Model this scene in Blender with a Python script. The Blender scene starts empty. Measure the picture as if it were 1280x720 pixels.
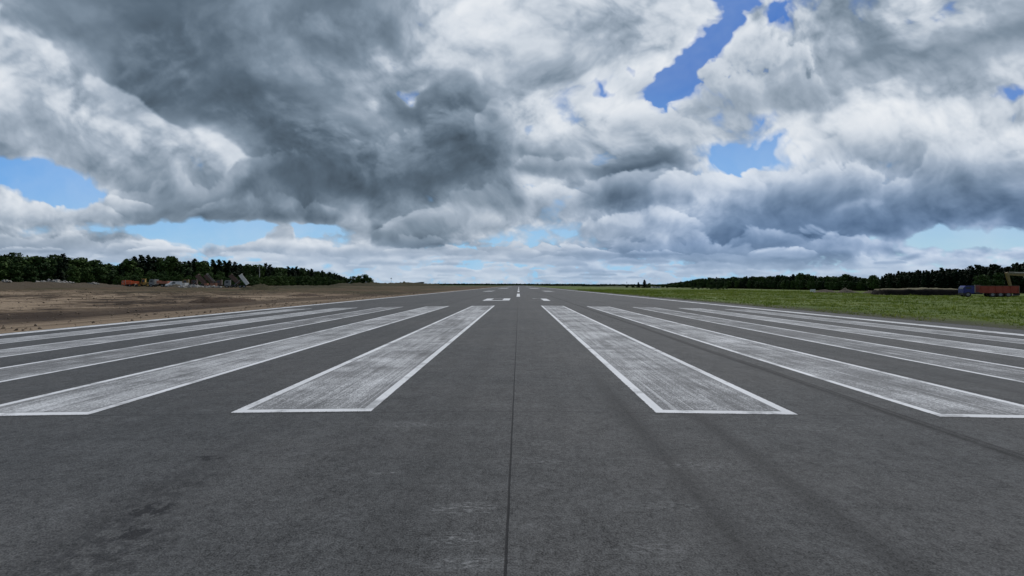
import bpy, math, random
import numpy as np
from mathutils import Vector, Matrix, Euler
R = math.radians
scene = bpy.context.scene
COL = scene.collection
F_PX = 553.0
CX, HY = 648.5, 356.5
EYE = 1.63

# ------------------------------------------------------------------ node helpers
class NG:
    """tiny expression builder for shader nodes"""
    def __init__(self, nt): self.nt = nt
    def new(self, t, **kw):
        n = self.nt.nodes.new(t)
        for k, v in kw.items(): setattr(n, k, v)
        return n
    def _in(self, sock, v):
        if isinstance(v, bpy.types.NodeSocket): self.nt.links.new(v, sock)
        elif v is not None: sock.default_value = v
    def m(self, op, a, b=None, c=None, clamp=False):
        n = self.new('ShaderNodeMath', operation=op); n.use_clamp = clamp
        self._in(n.inputs[0], a); self._in(n.inputs[1], b)
        if c is not None: self._in(n.inputs[2], c)
        return n.outputs[0]
    def add(self, a, b): return self.m('ADD', a, b)
    def sub(self, a, b): return self.m('SUBTRACT', a, b)
    def mul(self, a, b): return self.m('MULTIPLY', a, b)
    def mad(self, a, b, c): return self.m('MULTIPLY_ADD', a, b, c)
    def v(self, op, a, b=None, s=None):
        n = self.new('ShaderNodeVectorMath', operation=op)
        self._in(n.inputs[0], a); self._in(n.inputs[1], b)
        if s is not None: self._in(n.inputs['Scale'], s)
        return n.outputs['Value'] if op in ('DOT_PRODUCT', 'LENGTH', 'DISTANCE') else n.outputs[0]
    def xyz(self, a):
        n = self.new('ShaderNodeSeparateXYZ'); self._in(n.inputs[0], a); return n.outputs[:3]
    def comb(self, x, y, z=0.0):
        n = self.new('ShaderNodeCombineXYZ')
        for i, q in enumerate((x, y, z)): self._in(n.inputs[i], q)
        return n.outputs[0]
    def noise(self, vec, scale=1.0, detail=4.0, rough=0.5, lac=2.0, dist=0.0, typ='FBM', color=False, dim='3D'):
        n = self.new('ShaderNodeTexNoise', noise_dimensions=dim, noise_type=typ)
        n.normalize = True if hasattr(n, 'normalize') else None
        self._in(n.inputs['Vector'], vec)
        n.inputs['Scale'].default_value = scale; n.inputs['Detail'].default_value = detail
        n.inputs['Roughness'].default_value = rough; n.inputs['Lacunarity'].default_value = lac
        n.inputs['Distortion'].default_value = dist
        return n.outputs['Color'] if color else n.outputs['Fac']
    def vor(self, vec, scale=1.0, feature='F1', detail=0.0, rand=1.0, out='Distance', smooth=None):
        n = self.new('ShaderNodeTexVoronoi', feature=feature)
        self._in(n.inputs['Vector'], vec); n.inputs['Scale'].default_value = scale
        n.inputs['Detail'].default_value = detail; n.inputs['Randomness'].default_value = rand
        if smooth is not None: n.inputs['Smoothness'].default_value = smooth
        return n.outputs[out]
    def step(self, x, a, b, lo=0.0, hi=1.0, smooth=True):
        n = self.new('ShaderNodeMapRange', interpolation_type='SMOOTHSTEP' if smooth else 'LINEAR'); n.clamp = True
        self._in(n.inputs[0], x)
        for i, q in enumerate((a, b, lo, hi)): self._in(n.inputs[1 + i], q)
        return n.outputs[0]
    def mix(self, f, a, b, blend='MIX'):
        n = self.new('ShaderNodeMix', data_type='RGBA', blend_type=blend)
        self._in(n.inputs[0], f)
        for i, q in ((6, a), (7, b)):
            if isinstance(q, (tuple, list)): q = tuple(q) + ((1.0,) if len(q) == 3 else ())
            self._in(n.inputs[i], q)
        return n.outputs[2]
    def ramp(self, f, stops, interp='LINEAR'):
        n = self.new('ShaderNodeValToRGB'); self._in(n.inputs[0], f)
        cr = n.color_ramp; cr.interpolation = interp
        while len(cr.elements) < len(stops): cr.elements.new(0.5)
        for e, (p, c) in zip(cr.elements, stops):
            e.position = p; e.color = tuple(c) + (1.0,)
        return n.outputs[0]
    def mapping(self, vec, loc=(0, 0, 0), rot=(0, 0, 0), scale=(1, 1, 1), typ='POINT'):
        n = self.new('ShaderNodeMapping', vector_type=typ); self._in(n.inputs[0], vec)
        n.inputs[1].default_value = loc; n.inputs[2].default_value = rot; n.inputs[3].default_value = scale
        return n.outputs[0]

def lin(r, g, b):
    f = lambda c: (c / 255 / 12.92) if c <= 10 else ((c / 255 + 0.055) / 1.055) ** 2.4
    return (f(r), f(g), f(b))


# ------------------------------------------------------------------ noise and the cloud deck
_rs = np.random.RandomState(11)
_perm = _rs.permutation(1024); _perm = np.concatenate([_perm, _perm])
_ga = _rs.rand(1024) * 2 * np.pi; _gx, _gy = np.cos(_ga).astype(np.float32), np.sin(_ga).astype(np.float32)
def perlin(x, y):
    xi = np.floor(x); yi = np.floor(y)
    fx = (x - xi).astype(np.float32); fy = (y - yi).astype(np.float32)
    xi = xi.astype(np.int64) & 1023; yi = yi.astype(np.int64) & 1023
    x1 = (xi + 1) & 1023; y1 = (yi + 1) & 1023
    a, b = _perm[xi], _perm[x1]
    def g(h, dx, dy): return _gx[h] * dx + _gy[h] * dy
    n00 = g(_perm[a + yi], fx, fy); n10 = g(_perm[b + yi], fx - 1, fy)
    n01 = g(_perm[a + y1], fx, fy - 1); n11 = g(_perm[b + y1], fx - 1, fy - 1)
    u = fx * fx * fx * (fx * (fx * 6 - 15) + 10); v = fy * fy * fy * (fy * (fy * 6 - 15) + 10)
    a = n00 + u * (n10 - n00); b = n01 + u * (n11 - n01)
    return (a + v * (b - a)) * 1.5
def fbm(x, y, o=5, g=0.5, lac=2.03, seed=0):
    s, a, t = 0, 1.0, 0
    for i in range(o):
        s = s + a * perlin(x + 17.3 * i + seed * 31.7, y - 9.1 * i + seed * 12.9); t += a
        a *= g; x, y = (x * 0.8 - y * 0.6) * lac, (x * 0.6 + y * 0.8) * lac
    return s / t
def billow(x, y, o=5, g=0.5, lac=2.05, seed=0):
    s, a, t = 0, 1.0, 0
    for i in range(o):
        s = s + a * (np.abs(perlin(x + 7.7 * i + seed * 23.1, y + 3.3 * i - seed * 5.7)) * 2 - 0.55); t += a
        a *= g; x, y = (x * 0.8 - y * 0.6) * lac, (x * 0.6 + y * 0.8) * lac
    return s / t
def sst(x, a, b):
    t = np.clip((x - a) / (b - a), 0, 1); return t * t * (3 - 2 * t)

# broad brightness of the cloud deck (percent of white), rows from high to low, columns from left to right
DECK = np.array([
 [64,52,50,46,52,56,46,48,52,62,76,78,74,82,85,85,72,66,76,66,60],
 [70,50,47,42,50,55,53,50,66,66,74,70,70,85,85,86,74,62,72,62,54],
 [70,66,48,39,46,54,60,62,63,66,70,64,72,85,91,78,74,66,60,55,62],
 [72,73,54,38,52,46,52,60,60,58,64,68,84,86,84,76,68,58,60,66,74],
 [68,74,76,46,44,46,50,60,55,48,66,80,76,82,72,66,62,76,70,78,82],
 [62,64,72,74,52,54,50,58,56,48,64,76,72,84,70,82,80,85,82,80,84],
 [64,58,64,70,84,44,50,50,48,42,58,56,78,66,74,88,72,68,70,74,64],
 [75,70,66,60,74,42,40,46,42,42,80,74,54,56,82,62,56,66,60,56,54],
 [78,74,62,56,50,56,42,60,62,68,74,74,64,76,70,58,48,62,52,48,44],
 [68,68,70,74,62,66,72,64,60,74,78,76,66,62,54,46,56,48,62,70,76],
 [64,66,66,78,74,78,74,74,72,77,72,66,64,66,65,62,70,78,78,78,78],
 [76,76,78,80,80,82,80,79,79,80,79,77,77,78,78,78,80,80,80,80,80]], np.float32) / 100.0
SPOT = [
 (15,28,14,40,40,.16),(35,62,22,50,40,.12),(110,135,90,18,-30,.08),(265,205,16,46,35,.12),(285,224,22,20,0,.10),(200,175,70,18,-30,.06),
 (255,98,16,24,20,.10),(300,142,34,22,0,.08),(362,122,16,24,0,.07),(520,110,18,26,30,.20),(540,92,40,12,20,.10),(492,166,10,12,0,.20),(457,118,16,22,0,.10),
 (620,105,12,30,0,.08),(500,150,60,40,0,-.05),(560,140,44,50,0,-.07),(520,36,26,40,0,.08),(535,18,24,50,0,-.10),
 (350,235,120,16,2,-.05),(540,238,90,22,0,-.08),(370,272,120,14,2,-.06),(380,247,100,8,0,.04),
 (660,225,60,20,-10,.08),(690,200,60,22,4,-.12),(780,238,75,22,18,-.15),(760,205,30,16,0,.10),(820,210,50,20,20,-.05),
 (780,168,30,24,0,.12),(840,150,40,24,30,.10),(885,65,34,40,0,.08),(930,60,40,30,0,.06),(820,30,60,40,30,.05),
 (1010,122,90,20,-10,-.06),(1150,70,130,18,24,-.07),(1230,45,90,18,24,-.05),(1040,84,50,14,30,.05),(1140,18,40,16,30,.07),
 (1000,185,14,24,0,.10),(1085,158,50,12,0,.08),(1030,247,110,14,3,-.10),(1080,258,60,8,2,.12),(1250,255,110,26,6,-.08),(1130,284,70,12,6,-.08),
 (930,298,90,18,0,-.08),(1000,302,90,12,0,-.06),(1080,302,34,14,10,.12),(165,302,44,16,0,.16),(350,285,18,12,0,.08),(480,284,18,14,0,-.16),(500,302,40,12,0,-.08),
 (40,260,90,9,0,.10),(70,250,40,6,0,.08),(145,270,40,8,0,.08),(60,300,120,10,0,-.05),(20,283,120,5,0,.05),
 (560,300,70,6,8,.08),(500,318,60,5,0,.08),(640,300,40,5,0,.06),(600,340,40,5,0,.08),(660,330,40,8,0,.10),(330,320,26,5,0,.14),(215,318,34,5,0,.12),(540,341,40,4,0,.12),
]
HOLE = [
 (872,45,30,75,-32,1.5),(838,105,26,50,-10,1.3),(848,122,36,24,-20,1.0),(962,14,52,24,18,1.1),(905,4,40,26,0,1.1),(756,114,20,6,-20,.70),(784,103,18,6,-25,.72),(805,124,24,20,0,.55),(935,150,54,20,14,.95),(928,192,60,24,8,1.35),
 (682,164,24,12,-20,.8),(20,222,160,30,-8,1.9),(115,240,70,14,-4,.9),(250,283,190,18,-3,1.2),(300,295,130,18,0,.9),(365,283,70,12,0,.9),(215,300,60,26,0,.7),(650,290,70,22,0,1.2),(705,250,44,14,25,.9),(650,235,22,8,0,.3),
 (1190,290,190,18,2,1.1),(1230,300,120,14,0,.6),(1262,111,40,9,6,.75),(600,330,90,8,0,.5),(250,326,130,9,0,.8),(580,310,50,7,0,.5),(440,283,40,9,0,.6),
 (350,285,18,11,0,-1.5),(165,302,50,20,0,-1.2),(480,285,22,14,0,-.8),(800,100,26,30,-30,-.7),(825,120,22,22,0,-.4),(912,30,26,40,-30,-.9),
]
# single cumulus heaps, far ones first: (centre x, base y, width, height, brightness of the top, of the base, strength)
HEAPS = [
 (945,142,200,120,.90,.60,.55),(1020,266,270,95,.84,.50,.6),(1225,278,230,105,.80,.50,.6),(1110,190,230,46,.90,.74,.5),
 (820,168,120,60,.92,.70,.75),(812,122,64,44,.92,.78,.7),(880,242,150,46,.90,.72,.7),(800,292,170,34,.84,.68,.7),
 (700,214,115,30,.68,.52,.7),(790,254,160,54,.74,.46,.75),(650,264,185,54,.88,.66,.8),(560,292,170,44,.80,.60,.7),
 (735,185,110,50,.86,.70,.45),(565,246,200,135,.54,.40,.7),(620,170,60,46,.74,.56,.5),(400,247,260,80,.50,.385,.7),(335,277,215,42,.62,.43,.75),(230,282,200,84,.70,.50,.55),
 (482,300,38,26,.54,.48,.9),(510,308,90,26,.74,.54,.7),(350,297,40,20,.78,.66,.95),
 (60,277,210,30,.86,.68,.7),(150,262,90,18,.86,.72,.6),(70,318,260,36,.76,.60,.7),(172,322,95,32,.96,.68,.95),(230,330,70,14,.86,.72,.7),
 (960,326,250,44,.68,.48,.7),(850,322,210,38,.72,.56,.7),(1060,312,130,26,.78,.62,.7),(1185,304,60,12,.70,.64,.6),
 (1080,336,120,16,.86,.74,.7),(1180,345,240,18,.82,.74,.6),(700,322,150,24,.84,.64,.7),(640,340,90,12,.88,.74,.8),(440,322,190,22,.82,.64,.7),(330,330,120,14,.88,.74,.7),(560,342,100,9,.92,.76,.8),
]
# soft-edged bodies seen from below: (cx, cy, rx, ry, tilt, brightness of the upper side, of the lower side, strength)
LUMPS = [
 (445,200,180,54,-4,.47,.385,.7),(205,75,90,66,-30,.43,.37,.6),(330,140,80,50,-20,.48,.42,.5),(565,155,66,56,20,.53,.41,.7),(440,20,80,26,0,.52,.46,.5),
 (345,260,115,18,2,.50,.41,.6),(230,255,100,26,-4,.60,.50,.5),(1040,235,95,18,4,.56,.46,.6),(1235,250,100,26,5,.58,.48,.55),(950,298,80,15,0,.52,.44,.6),(860,312,80,12,0,.58,.5,.5),
 (790,236,78,20,18,.58,.45,.65),(690,203,58,14,2,.62,.54,.6),(1150,72,125,18,22,.62,.55,.45),(990,125,80,22,-8,.64,.56,.5),(1040,75,60,14,35,.66,.6,.4),(700,85,60,28,25,.68,.62,.5),
 (275,205,44,28,-40,.93,.78,.65),(160,130,75,15,-32,.85,.74,.55),(50,62,34,14,-55,.86,.76,.55),(215,165,60,12,-32,.82,.74,.5),(900,58,46,40,10,.95,.82,.6),(1010,168,44,14,0,.93,.85,.5),
 (1090,158,55,12,5,.94,.86,.5),(1180,172,66,14,8,.92,.84,.5),(775,168,28,20,0,.95,.82,.6),(850,152,32,13,30,.96,.84,.6),(665,228,55,12,0,.9,.8,.5),(735,112,70,20,30,.91,.82,.5),
 (835,25,56,30,40,.93,.84,.55),(905,214,66,12,0,.9,.8,.5),(975,190,16,20,0,.92,.8,.6),(620,45,60,30,0,.80,.74,.4),
]
def _far_heaps():
    r = np.random.RandomState(3); out = []
    for i in range(110):
        t = r.rand(); y = 350 - 36 * t ** 1.2; w = (26 + 70 * t) * (.6 + .9 * r.rand()); x = -60 + 1400 * r.rand()
        br = .80 + .14 * r.rand() - (.08 if 700 < x < 1000 else 0)
        out.append((x, y, w, w * (.08 + .08 * r.rand()), br, br - .13 - .08 * r.rand(), .45 + .4 * r.rand()))
    return sorted(out, key=lambda q: -q[1])
def deck(u, v):
    fx = np.clip((u * F_PX + CX) / 64.0, 0, 19.999); fy = np.clip((HY - v * F_PX) / 32.0, 0, 10.999)
    xi, yi = fx.astype(int), fy.astype(int); tx, ty = fx - xi, fy - yi
    def cub(t): return (-.5*t+t*t-.5*t**3, 1-2.5*t*t+1.5*t**3, .5*t+2*t*t-1.5*t**3, -.5*t*t+.5*t**3)
    wx, wy = cub(tx), cub(ty); acc = 0
    for j in range(4):
        yy = np.clip(yi + j - 1, 0, 11)
        row = 0
        for i in range(4): row = row + wx[i] * DECK[yy, np.clip(xi + i - 1, 0, 20)]
        acc = acc + wy[j] * row
    return acc
RAMP = [(0.0,(0,2,4)),(0.30,(67,79,89)),(0.42,(91,106,119)),(0.55,(127,142,156)),(0.7,(167,179,192)),(0.85,(211,218,226)),(1.0,(252,253,254))]

def blobs(lst, u, v):
    acc = 0
    for cx, cy, rx, ry, tilt, amt in lst:
        du, dv = u - (cx - CX) / F_PX, v - (HY - cy) / F_PX
        t = math.radians(tilt); c, s = math.cos(t), math.sin(t)
        q = ((du * c + dv * s) / (rx / F_PX)) ** 2 + ((dv * c - du * s) / (ry / F_PX)) ** 2
        r = np.clip(1 - np.sqrt(q), 0, 1)
        acc = acc + amt * 1.25 * r * r * (3 - 2 * r) * 0.9
    return acc

def s2l(c): 
    c = np.asarray(c, dtype=np.float64) / 255
    return np.where(c <= 0.04, c / 12.92, ((c + 0.055) / 1.055) ** 2.4)

ANISO = (1.15, 1.4, 2.1, 3.4, 5.0)
def layered(fn, u, v, du=0.0, dv=0.0, **kw):
    """noise whose features shrink towards the horizon in steps that are cross-faded, so nothing is sheared; du, dv in feature sizes"""
    lev = np.clip(np.log2(1.0 / (np.maximum(v, 0) + .085)) - .75, 0, 3.999)
    out = np.zeros_like(u); nrm = np.zeros_like(u)
    for l in range(5):
        w = np.clip(1 - np.abs(lev - l), 0, 1); m = w > 0
        if not m.any(): continue
        sc = 2.0 ** l * 1.25
        out[m] += w[m] * fn(u[m] * sc + 5.3 * l + du, v[m] * sc * ANISO[l] + 11.7 * l + dv, **kw)
        nrm += w * w
    return out / np.sqrt(nrm)
def cloud_fields(x, y, z):
    """direction -> (linear rgb radiance of the sky with its clouds, cloud opacity)"""
    zc = np.maximum(z, 0.0); yc = np.maximum(y, 0.06)
    u, v = np.clip(x / yc, -4, 4), np.clip(z / yc, -.1, 4)
    k = 1 / (zc + 0.15)
    px, py = x * k, y * k
    vv0 = np.maximum(v, 0)
    sz = (vv0 + .085) / 1.05                                   # local feature size
    w1x, w1y = layered(fbm, u, v, o=3, seed=1), layered(fbm, u, v, o=3, seed=2)
    w2x, w2y = layered(fbm, u * 2.6, v * 2.6, o=5, g=.55, seed=3), layered(fbm, u * 2.6, v * 2.6, o=5, g=.55, seed=4)
    uu = u + (.26 * w1x + .26 * w2x) * sz
    vv = v + (.26 * w1y + .26 * w2y) * sz * .6
    su, sv = u + (.25 * w1x + .07 * w2x) * sz, v + (.25 * w1y + .07 * w2y) * sz * .7
    H = 1.9                                                     # heaps per layer feature
    def heap(du=0., dv=0., o=6): return layered(billow, su * H, sv * H, du, dv, o=o, g=.54, seed=6)
    h0 = heap()
    rel = h0 - heap(.05, .13)                                   # lit from above
    rel_b = layered(fbm, su * 1.4, sv * 1.4, o=4, seed=7) - layered(fbm, su * 1.4, sv * 1.4, .08, .20, o=4, seed=7)
    rel_c = layered(billow, su * 1.5, sv * 1.2, o=2, seed=16) - layered(billow, su * 1.5, sv * 1.2, .06, .22, o=2, seed=16)
    soft = fbm(px * 1.6, py * 1.6, 5, .5, seed=5)
    soft2 = layered(fbm, su, sv, o=7, g=.56, seed=9)
    soft3 = layered(fbm, su * 3.1, sv * 3.1, o=5, g=.6, seed=12)
    H2 = 4.6
    h1 = layered(billow, su * H2, sv * H2, o=5, g=.56, seed=14)
    rel_f = h1 - layered(billow, su * H2, sv * H2, .06, .15, o=5, g=.56, seed=14)
    hole = blobs([(a, b, c * 1.42, d * 1.38, t, m * .86) for a, b, c, d, t, m in HOLE], uu, vv)
    base = deck(uu, vv) + blobs(SPOT, uu, vv)
    cov = 1.16 + .9 * sst(-base, -.70, -.5) - .46 * sst(-v, -.12, -.03) + .10 * soft + .85 * h0 + .65 * soft2 + .70 * h1 + .85 * soft3 - hole
    edge = sst(cov, .5, .75) * (1 - sst(cov, .70, 1.0))
    crisp = .20 + .80 * sst(base, .48, .80)
    lowf = sst(v, 0.02, .16)
    tone = base + .01 + (crisp * (.38 * rel * (.15 + .85 * lowf) + .34 * rel_b * (.55 + .45 * lowf) + .30 * rel_c * (1 - .6 * lowf) + .22 * rel_f * (.15 + .85 * lowf) + .10 * h1 * lowf) + (.34 - .08 * lowf) * soft2 + .12 * soft3 * lowf + .06 * soft) + .03 * edge * sst(base, .5, .8)
    tone = base + (tone - base) * (.50 + .50 * sst(base, .38, .6))
    tone = base + (tone - base) * (.35 + .65 * sst(v, .01, .085))
    det = rel * .30 * (.4 + .6 * lowf) + rel_f * .20 * lowf + .10 * soft2
    for cx, cy, rx, ry, tilt, t1, t0, st in LUMPS:
        cu, cv, hx, hy = (cx - CX) / F_PX, (HY - cy) / F_PX, rx / F_PX, ry / F_PX
        m = (np.abs(u - cu) < hx * 1.8) & (np.abs(v - cv) < (hy + hx * abs(math.sin(math.radians(tilt)))) * 2.0)
        if not m.any(): continue
        wr = min(hx, hy * 2.0); c_, s2_ = math.cos(math.radians(tilt)), math.sin(math.radians(tilt))
        du, dv = u[m] + .40 * wr * (w1x[m] + w2x[m]) - cu, v[m] + .35 * wr * (w1y[m] + w2y[m]) - cv
        a1, b1 = (du * c_ + dv * s2_) / hx, (dv * c_ - du * s2_) / hy
        n_ = .6 * h0[m] + .5 * h1[m] + .5 * soft2[m] + .35 * soft3[m]
        e_ = 1.02 + .75 * n_ - np.sqrt(a1 * a1 + b1 * b1)
        a_ = sst(e_, .0, .34) * st
        tn = t0 + (t1 - t0) * sst(b1, -.8, .7) + det[m] * .8
        tone[m] = tone[m] * (1 - a_) + tn * a_
    for cx, by, w, h, t1, t0, st in sorted(_far_heaps() + HEAPS, key=lambda q: -q[1]):
        cu, cv, hw, hh = (cx - CX) / F_PX, (HY - by) / F_PX, w / 2 / F_PX, h / F_PX
        m = (np.abs(u - cu) < hw * 1.7) & (v > cv - hh * .8) & (v < cv + hh * 1.9)
        if not m.any(): continue
        wr = min(hw, hh * 1.6)
        s_ = (u[m] + .30 * wr * (w1x[m] + w2x[m]) - cu) / hw
        t_ = (v[m] + .16 * wr * w2y[m] - cv) / hh
        n_ = .55 * h0[m] + .45 * h1[m] + .25 * soft3[m]
        T = np.sqrt(np.clip(1 - s_ * s_, 0, 1)) * np.clip(.88 + 1.15 * n_ + .35 * soft2[m], .25, 1.6) + .001
        q = np.clip(t_ / T, -1, 2)
        a_ = sst(1 - q, .0, .16) * sst(t_, -.34, .16) * sst(1 - np.abs(s_), .0, .22) * st
        top = sst(q, .15, .95)
        tn = t0 + (t1 - t0) * top + .05 * np.exp(-((1 - q) / .10) ** 2) + det[m] * (.45 + .55 * top)
        tone[m] = tone[m] * (1 - a_) + tn * a_
        cov[m] += .55 * a_
    tone = np.where(tone > .74, .74 + .24 * (1 - np.exp(-(tone - .74) / .24)), tone)
    tone = np.clip(tone, .30, .97)
    alpha = sst(cov, .26, .46) * .5 + sst(cov, .36, .80) * .5
    pos = [p for p, _ in RAMP]
    rgb = np.stack([np.interp(tone, pos, [s2l(c[i]) for _, c in RAMP]) for i in range(3)], -1)
    blue = np.clip(sst(u, -.1, .6) * sst(-v, -.36, -.08) + .6 * sst(-v, -.12, -.02) + .12, 0, 1)
    rgb = rgb * (1 + blue[..., None] * (np.array([.72, .95, 1.36]) - 1) * np.clip(1.42 - 1.35 * tone[..., None], 0, 1))
    low = sst(-v, -.10, -0.005)[..., None] * .38
    rgb = rgb * (1 - low) + s2l((176, 194, 208)) * low
    # clear sky in the gaps: deep blue overhead, paler towards the horizon and to the right
    e = np.clip(v, 0, .7)[..., None]
    lo = s2l((150, 198, 232)) * (1 - sst(u, .3, .9)[..., None]) + s2l((172, 207, 226)) * sst(u, .3, .9)[..., None]
    mid, hi = s2l((112, 170, 230)), s2l((66, 118, 196))
    t1, t2 = sst(e, .06, .25), sst(e, .22, .50)
    clear = (lo * (1 - t1) + mid * t1) * (1 - t2) + hi * t2
    veil = (.05 + .30 * np.clip(.35 + soft2 + .6 * soft3, 0, 1))[..., None]
    clear = clear * (1 - veil) + s2l((206, 218, 232)) * veil
    al = alpha[..., None]
    return rgb * al + clear * (1 - al), alpha

# ------------------------------------------------------------------ camera, sun, world
SUN_EL, SUN_AZ, SUN_W = R(56), R(24), 2.1
def setup_view():
    w = bpy.data.worlds.new('World'); scene.world = w; w.use_nodes = True
    nt = w.node_tree; nt.nodes.clear(); g = NG(nt)
    sk = g.new('ShaderNodeTexSky', sky_type='NISHITA'); sk.sun_disc = False
    sk.sun_elevation = SUN_EL; sk.sun_rotation = SUN_AZ
    sk.air_density = 1.0; sk.dust_density = 0.4; sk.ozone_density = 3.0
    bg = g.new('ShaderNodeBackground'); g._in(bg.inputs[0], sk.outputs[0]); bg.inputs[1].default_value = 0.10
    wo = g.new('ShaderNodeOutputWorld'); nt.links.new(bg.outputs[0], wo.inputs[0])
    l = bpy.data.lights.new('sun', 'SUN'); l.energy = SUN_W; l.angle = R(10.5); l.color = (1.0, 0.95, 0.88)
    o = bpy.data.objects.new('sun', l); COL.objects.link(o)
    sd = Vector((math.sin(SUN_AZ) * math.cos(SUN_EL), math.cos(SUN_AZ) * math.cos(SUN_EL), math.sin(SUN_EL)))
    o.rotation_euler = sd.to_track_quat('Z', 'Y').to_euler()
    cam = bpy.data.cameras.new('camera'); cam.sensor_width = 36.0; cam.lens = F_PX / 1280 * 36.0
    cam.clip_start = 0.05; cam.clip_end = 90000
    co = bpy.data.objects.new('camera', cam); COL.objects.link(co); scene.camera = co
    co.location = (0.075, 0.0, EYE)
    yaw = 0.0; pitch = 0.0; roll = 0.0012
    cam.shift_x = -(CX - 640) / 1280; cam.shift_y = -(360 - HY) / 1280
    co.rotation_euler = (Matrix.Rotation(yaw, 4, 'Z') @ Matrix.Rotation(R(90) + pitch, 4, 'X') @ Matrix.Rotation(roll, 4, 'Z')).to_euler()
    vs = scene.view_settings
    vs.view_transform = 'Standard'; vs.look = 'None'; vs.exposure = 0.0; vs.gamma = 1.0; vs.use_curve_mapping = False
setup_view()

# ------------------------------------------------------------------ mesh helpers
def tag(o, label=None, cat=None, group=None, kind=None):
    for k, v in (('label', label), ('category', cat), ('group', group), ('kind', kind)):
        if v: o[k] = v
    return o
def link(name, me, mats=None, parent=None):
    o = bpy.data.objects.new(name, me); COL.objects.link(o)
    if mats is not None:
        for m in (mats if isinstance(mats, (list, tuple)) else [mats]): me.materials.append(m)
    if parent is not None: o.parent = parent
    return o
def empty(name, loc=(0, 0, 0), rz=0.0, scale=1.0):
    o = bpy.data.objects.new(name, None); COL.objects.link(o)
    o.location = loc; o.rotation_euler = (0, 0, rz); o.scale = (scale,) * 3 if not isinstance(scale, tuple) else scale
    o.empty_display_size = 0.2
    return o
def np_mesh(name, V, F, nper=4, smooth=False, uv=None, mat_idx=None):
    """mesh from numpy arrays; every face has nper corners"""
    V = np.asarray(V, np.float32); F = np.asarray(F, np.int32).reshape(-1, nper)
    me = bpy.data.meshes.new(name)
    me.vertices.add(len(V)); me.vertices.foreach_set('co', V.ravel())
    me.loops.add(F.size); me.loops.foreach_set('vertex_index', F.ravel())
    me.polygons.add(len(F)); me.polygons.foreach_set('loop_start', np.arange(0, F.size, nper, dtype=np.int32))
    me.polygons.foreach_set('loop_total', np.full(len(F), nper, np.int32))
    if smooth: me.polygons.foreach_set('use_smooth', np.ones(len(F), bool))
    if mat_idx is not None: me.polygons.foreach_set('material_index', np.asarray(mat_idx, np.int32))
    if uv is not None:
        l = me.uv_layers.new(name='UVMap'); l.data.foreach_set('uv', np.asarray(uv, np.float32)[F.ravel()].ravel())
    me.update(calc_edges=True); me.validate()
    return me
def grid_faces(nx, ny):
    i = np.arange(nx - 1)[None, :] + nx * np.arange(ny - 1)[:, None]
    return np.stack([i, i + 1, i + 1 + nx, i + nx], -1).reshape(-1, 4)
class MB:
    """collects boxes, prisms and cylinders into one mesh"""
    def __init__(self): self.v = []; self.f = []; self.mi = []
    def add(self, vs, fs, mi=0):
        b = len(self.v); self.v += [tuple(p) for p in vs]; self.f += [tuple(b + i for i in f) for f in fs]; self.mi += [mi] * len(fs)
    def box(self, x0, x1, y0, y1, z0, z1, mi=0, bev=0.0):
        if bev:
            pts = [(x0 + bev, z0), (x1 - bev, z0), (x1, z0 + bev), (x1, z1 - bev), (x1 - bev, z1), (x0 + bev, z1), (x0, z1 - bev), (x0, z0 + bev)]
            return self.prism(pts, y0, y1, mi)
        vs = [(x, y, z) for z in (z0, z1) for y in (y0, y1) for x in (x0, x1)]
        self.add(vs, [(0, 2, 3, 1), (4, 5, 7, 6), (0, 1, 5, 4), (2, 6, 7, 3), (0, 4, 6, 2), (1, 3, 7, 5)], mi)
    def prism(self, pts, y0, y1, mi=0):
        n = len(pts); vs = [(x, y0, z) for x, z in pts] + [(x, y1, z) for x, z in pts]
        fs = [tuple(range(n)), tuple(range(2 * n - 1, n - 1, -1))] + [(i, i + n, (i + 1) % n + n, (i + 1) % n) for i in range(n)]
        self.add(vs, fs, mi)
    def tube(self, a, b, r0, r1=None, n=10, mi=0):
        a, b = Vector(a), Vector(b); r1 = r0 if r1 is None else r1
        d = (b - a).normalized(); u = d.orthogonal().normalized(); w = d.cross(u)
        vs = [p + (u * math.cos(t) + w * math.sin(t)) * r for p, r in ((a, r0), (b, r1)) for t in [2 * math.pi * i / n for i in range(n)]]
        fs = [(i, (i + 1) % n, (i + 1) % n + n, i + n) for i in range(n)] + [tuple(range(n - 1, -1, -1)), tuple(range(n, 2 * n))]
        self.add(vs, fs, mi)
    def beam(self, a, b, w, h, mi=0, w2=None, h2=None):
        """box beam from a to b in the xz plane, w wide in y, h deep"""
        a, b = Vector(a), Vector(b); d = (b - a).normalized(); s = Vector((0, 1, 0)); u = d.cross(s).normalized()
        w2 = w2 or w; h2 = h2 or h
        vs = [p + s * (sx * ww / 2) + u * (sz * hh / 2) for p, ww, hh in ((a, w, h), (b, w2, h2)) for sx, sz in ((-1, -1), (1, -1), (1, 1), (-1, 1))]
        self.add(vs, [(3, 2, 1, 0), (4, 5, 6, 7), (0, 1, 5, 4), (1, 2, 6, 5), (2, 3, 7, 6), (3, 0, 4, 7)], mi)
    def mesh(self, name):
        me = bpy.data.meshes.new(name); me.from_pydata(self.v, [], self.f)
        me.polygons.foreach_set('material_index', self.mi); me.update()
        bm = bmesh.new(); bm.from_mesh(me); bmesh.ops.recalc_face_normals(bm, faces=bm.faces); bm.to_mesh(me); bm.free()
        return me
    def build(self, name, mats, parent=None): return link(name, self.mesh(name), mats, parent)
import bmesh
rng = np.random.RandomState(5); random.seed(5)

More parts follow.
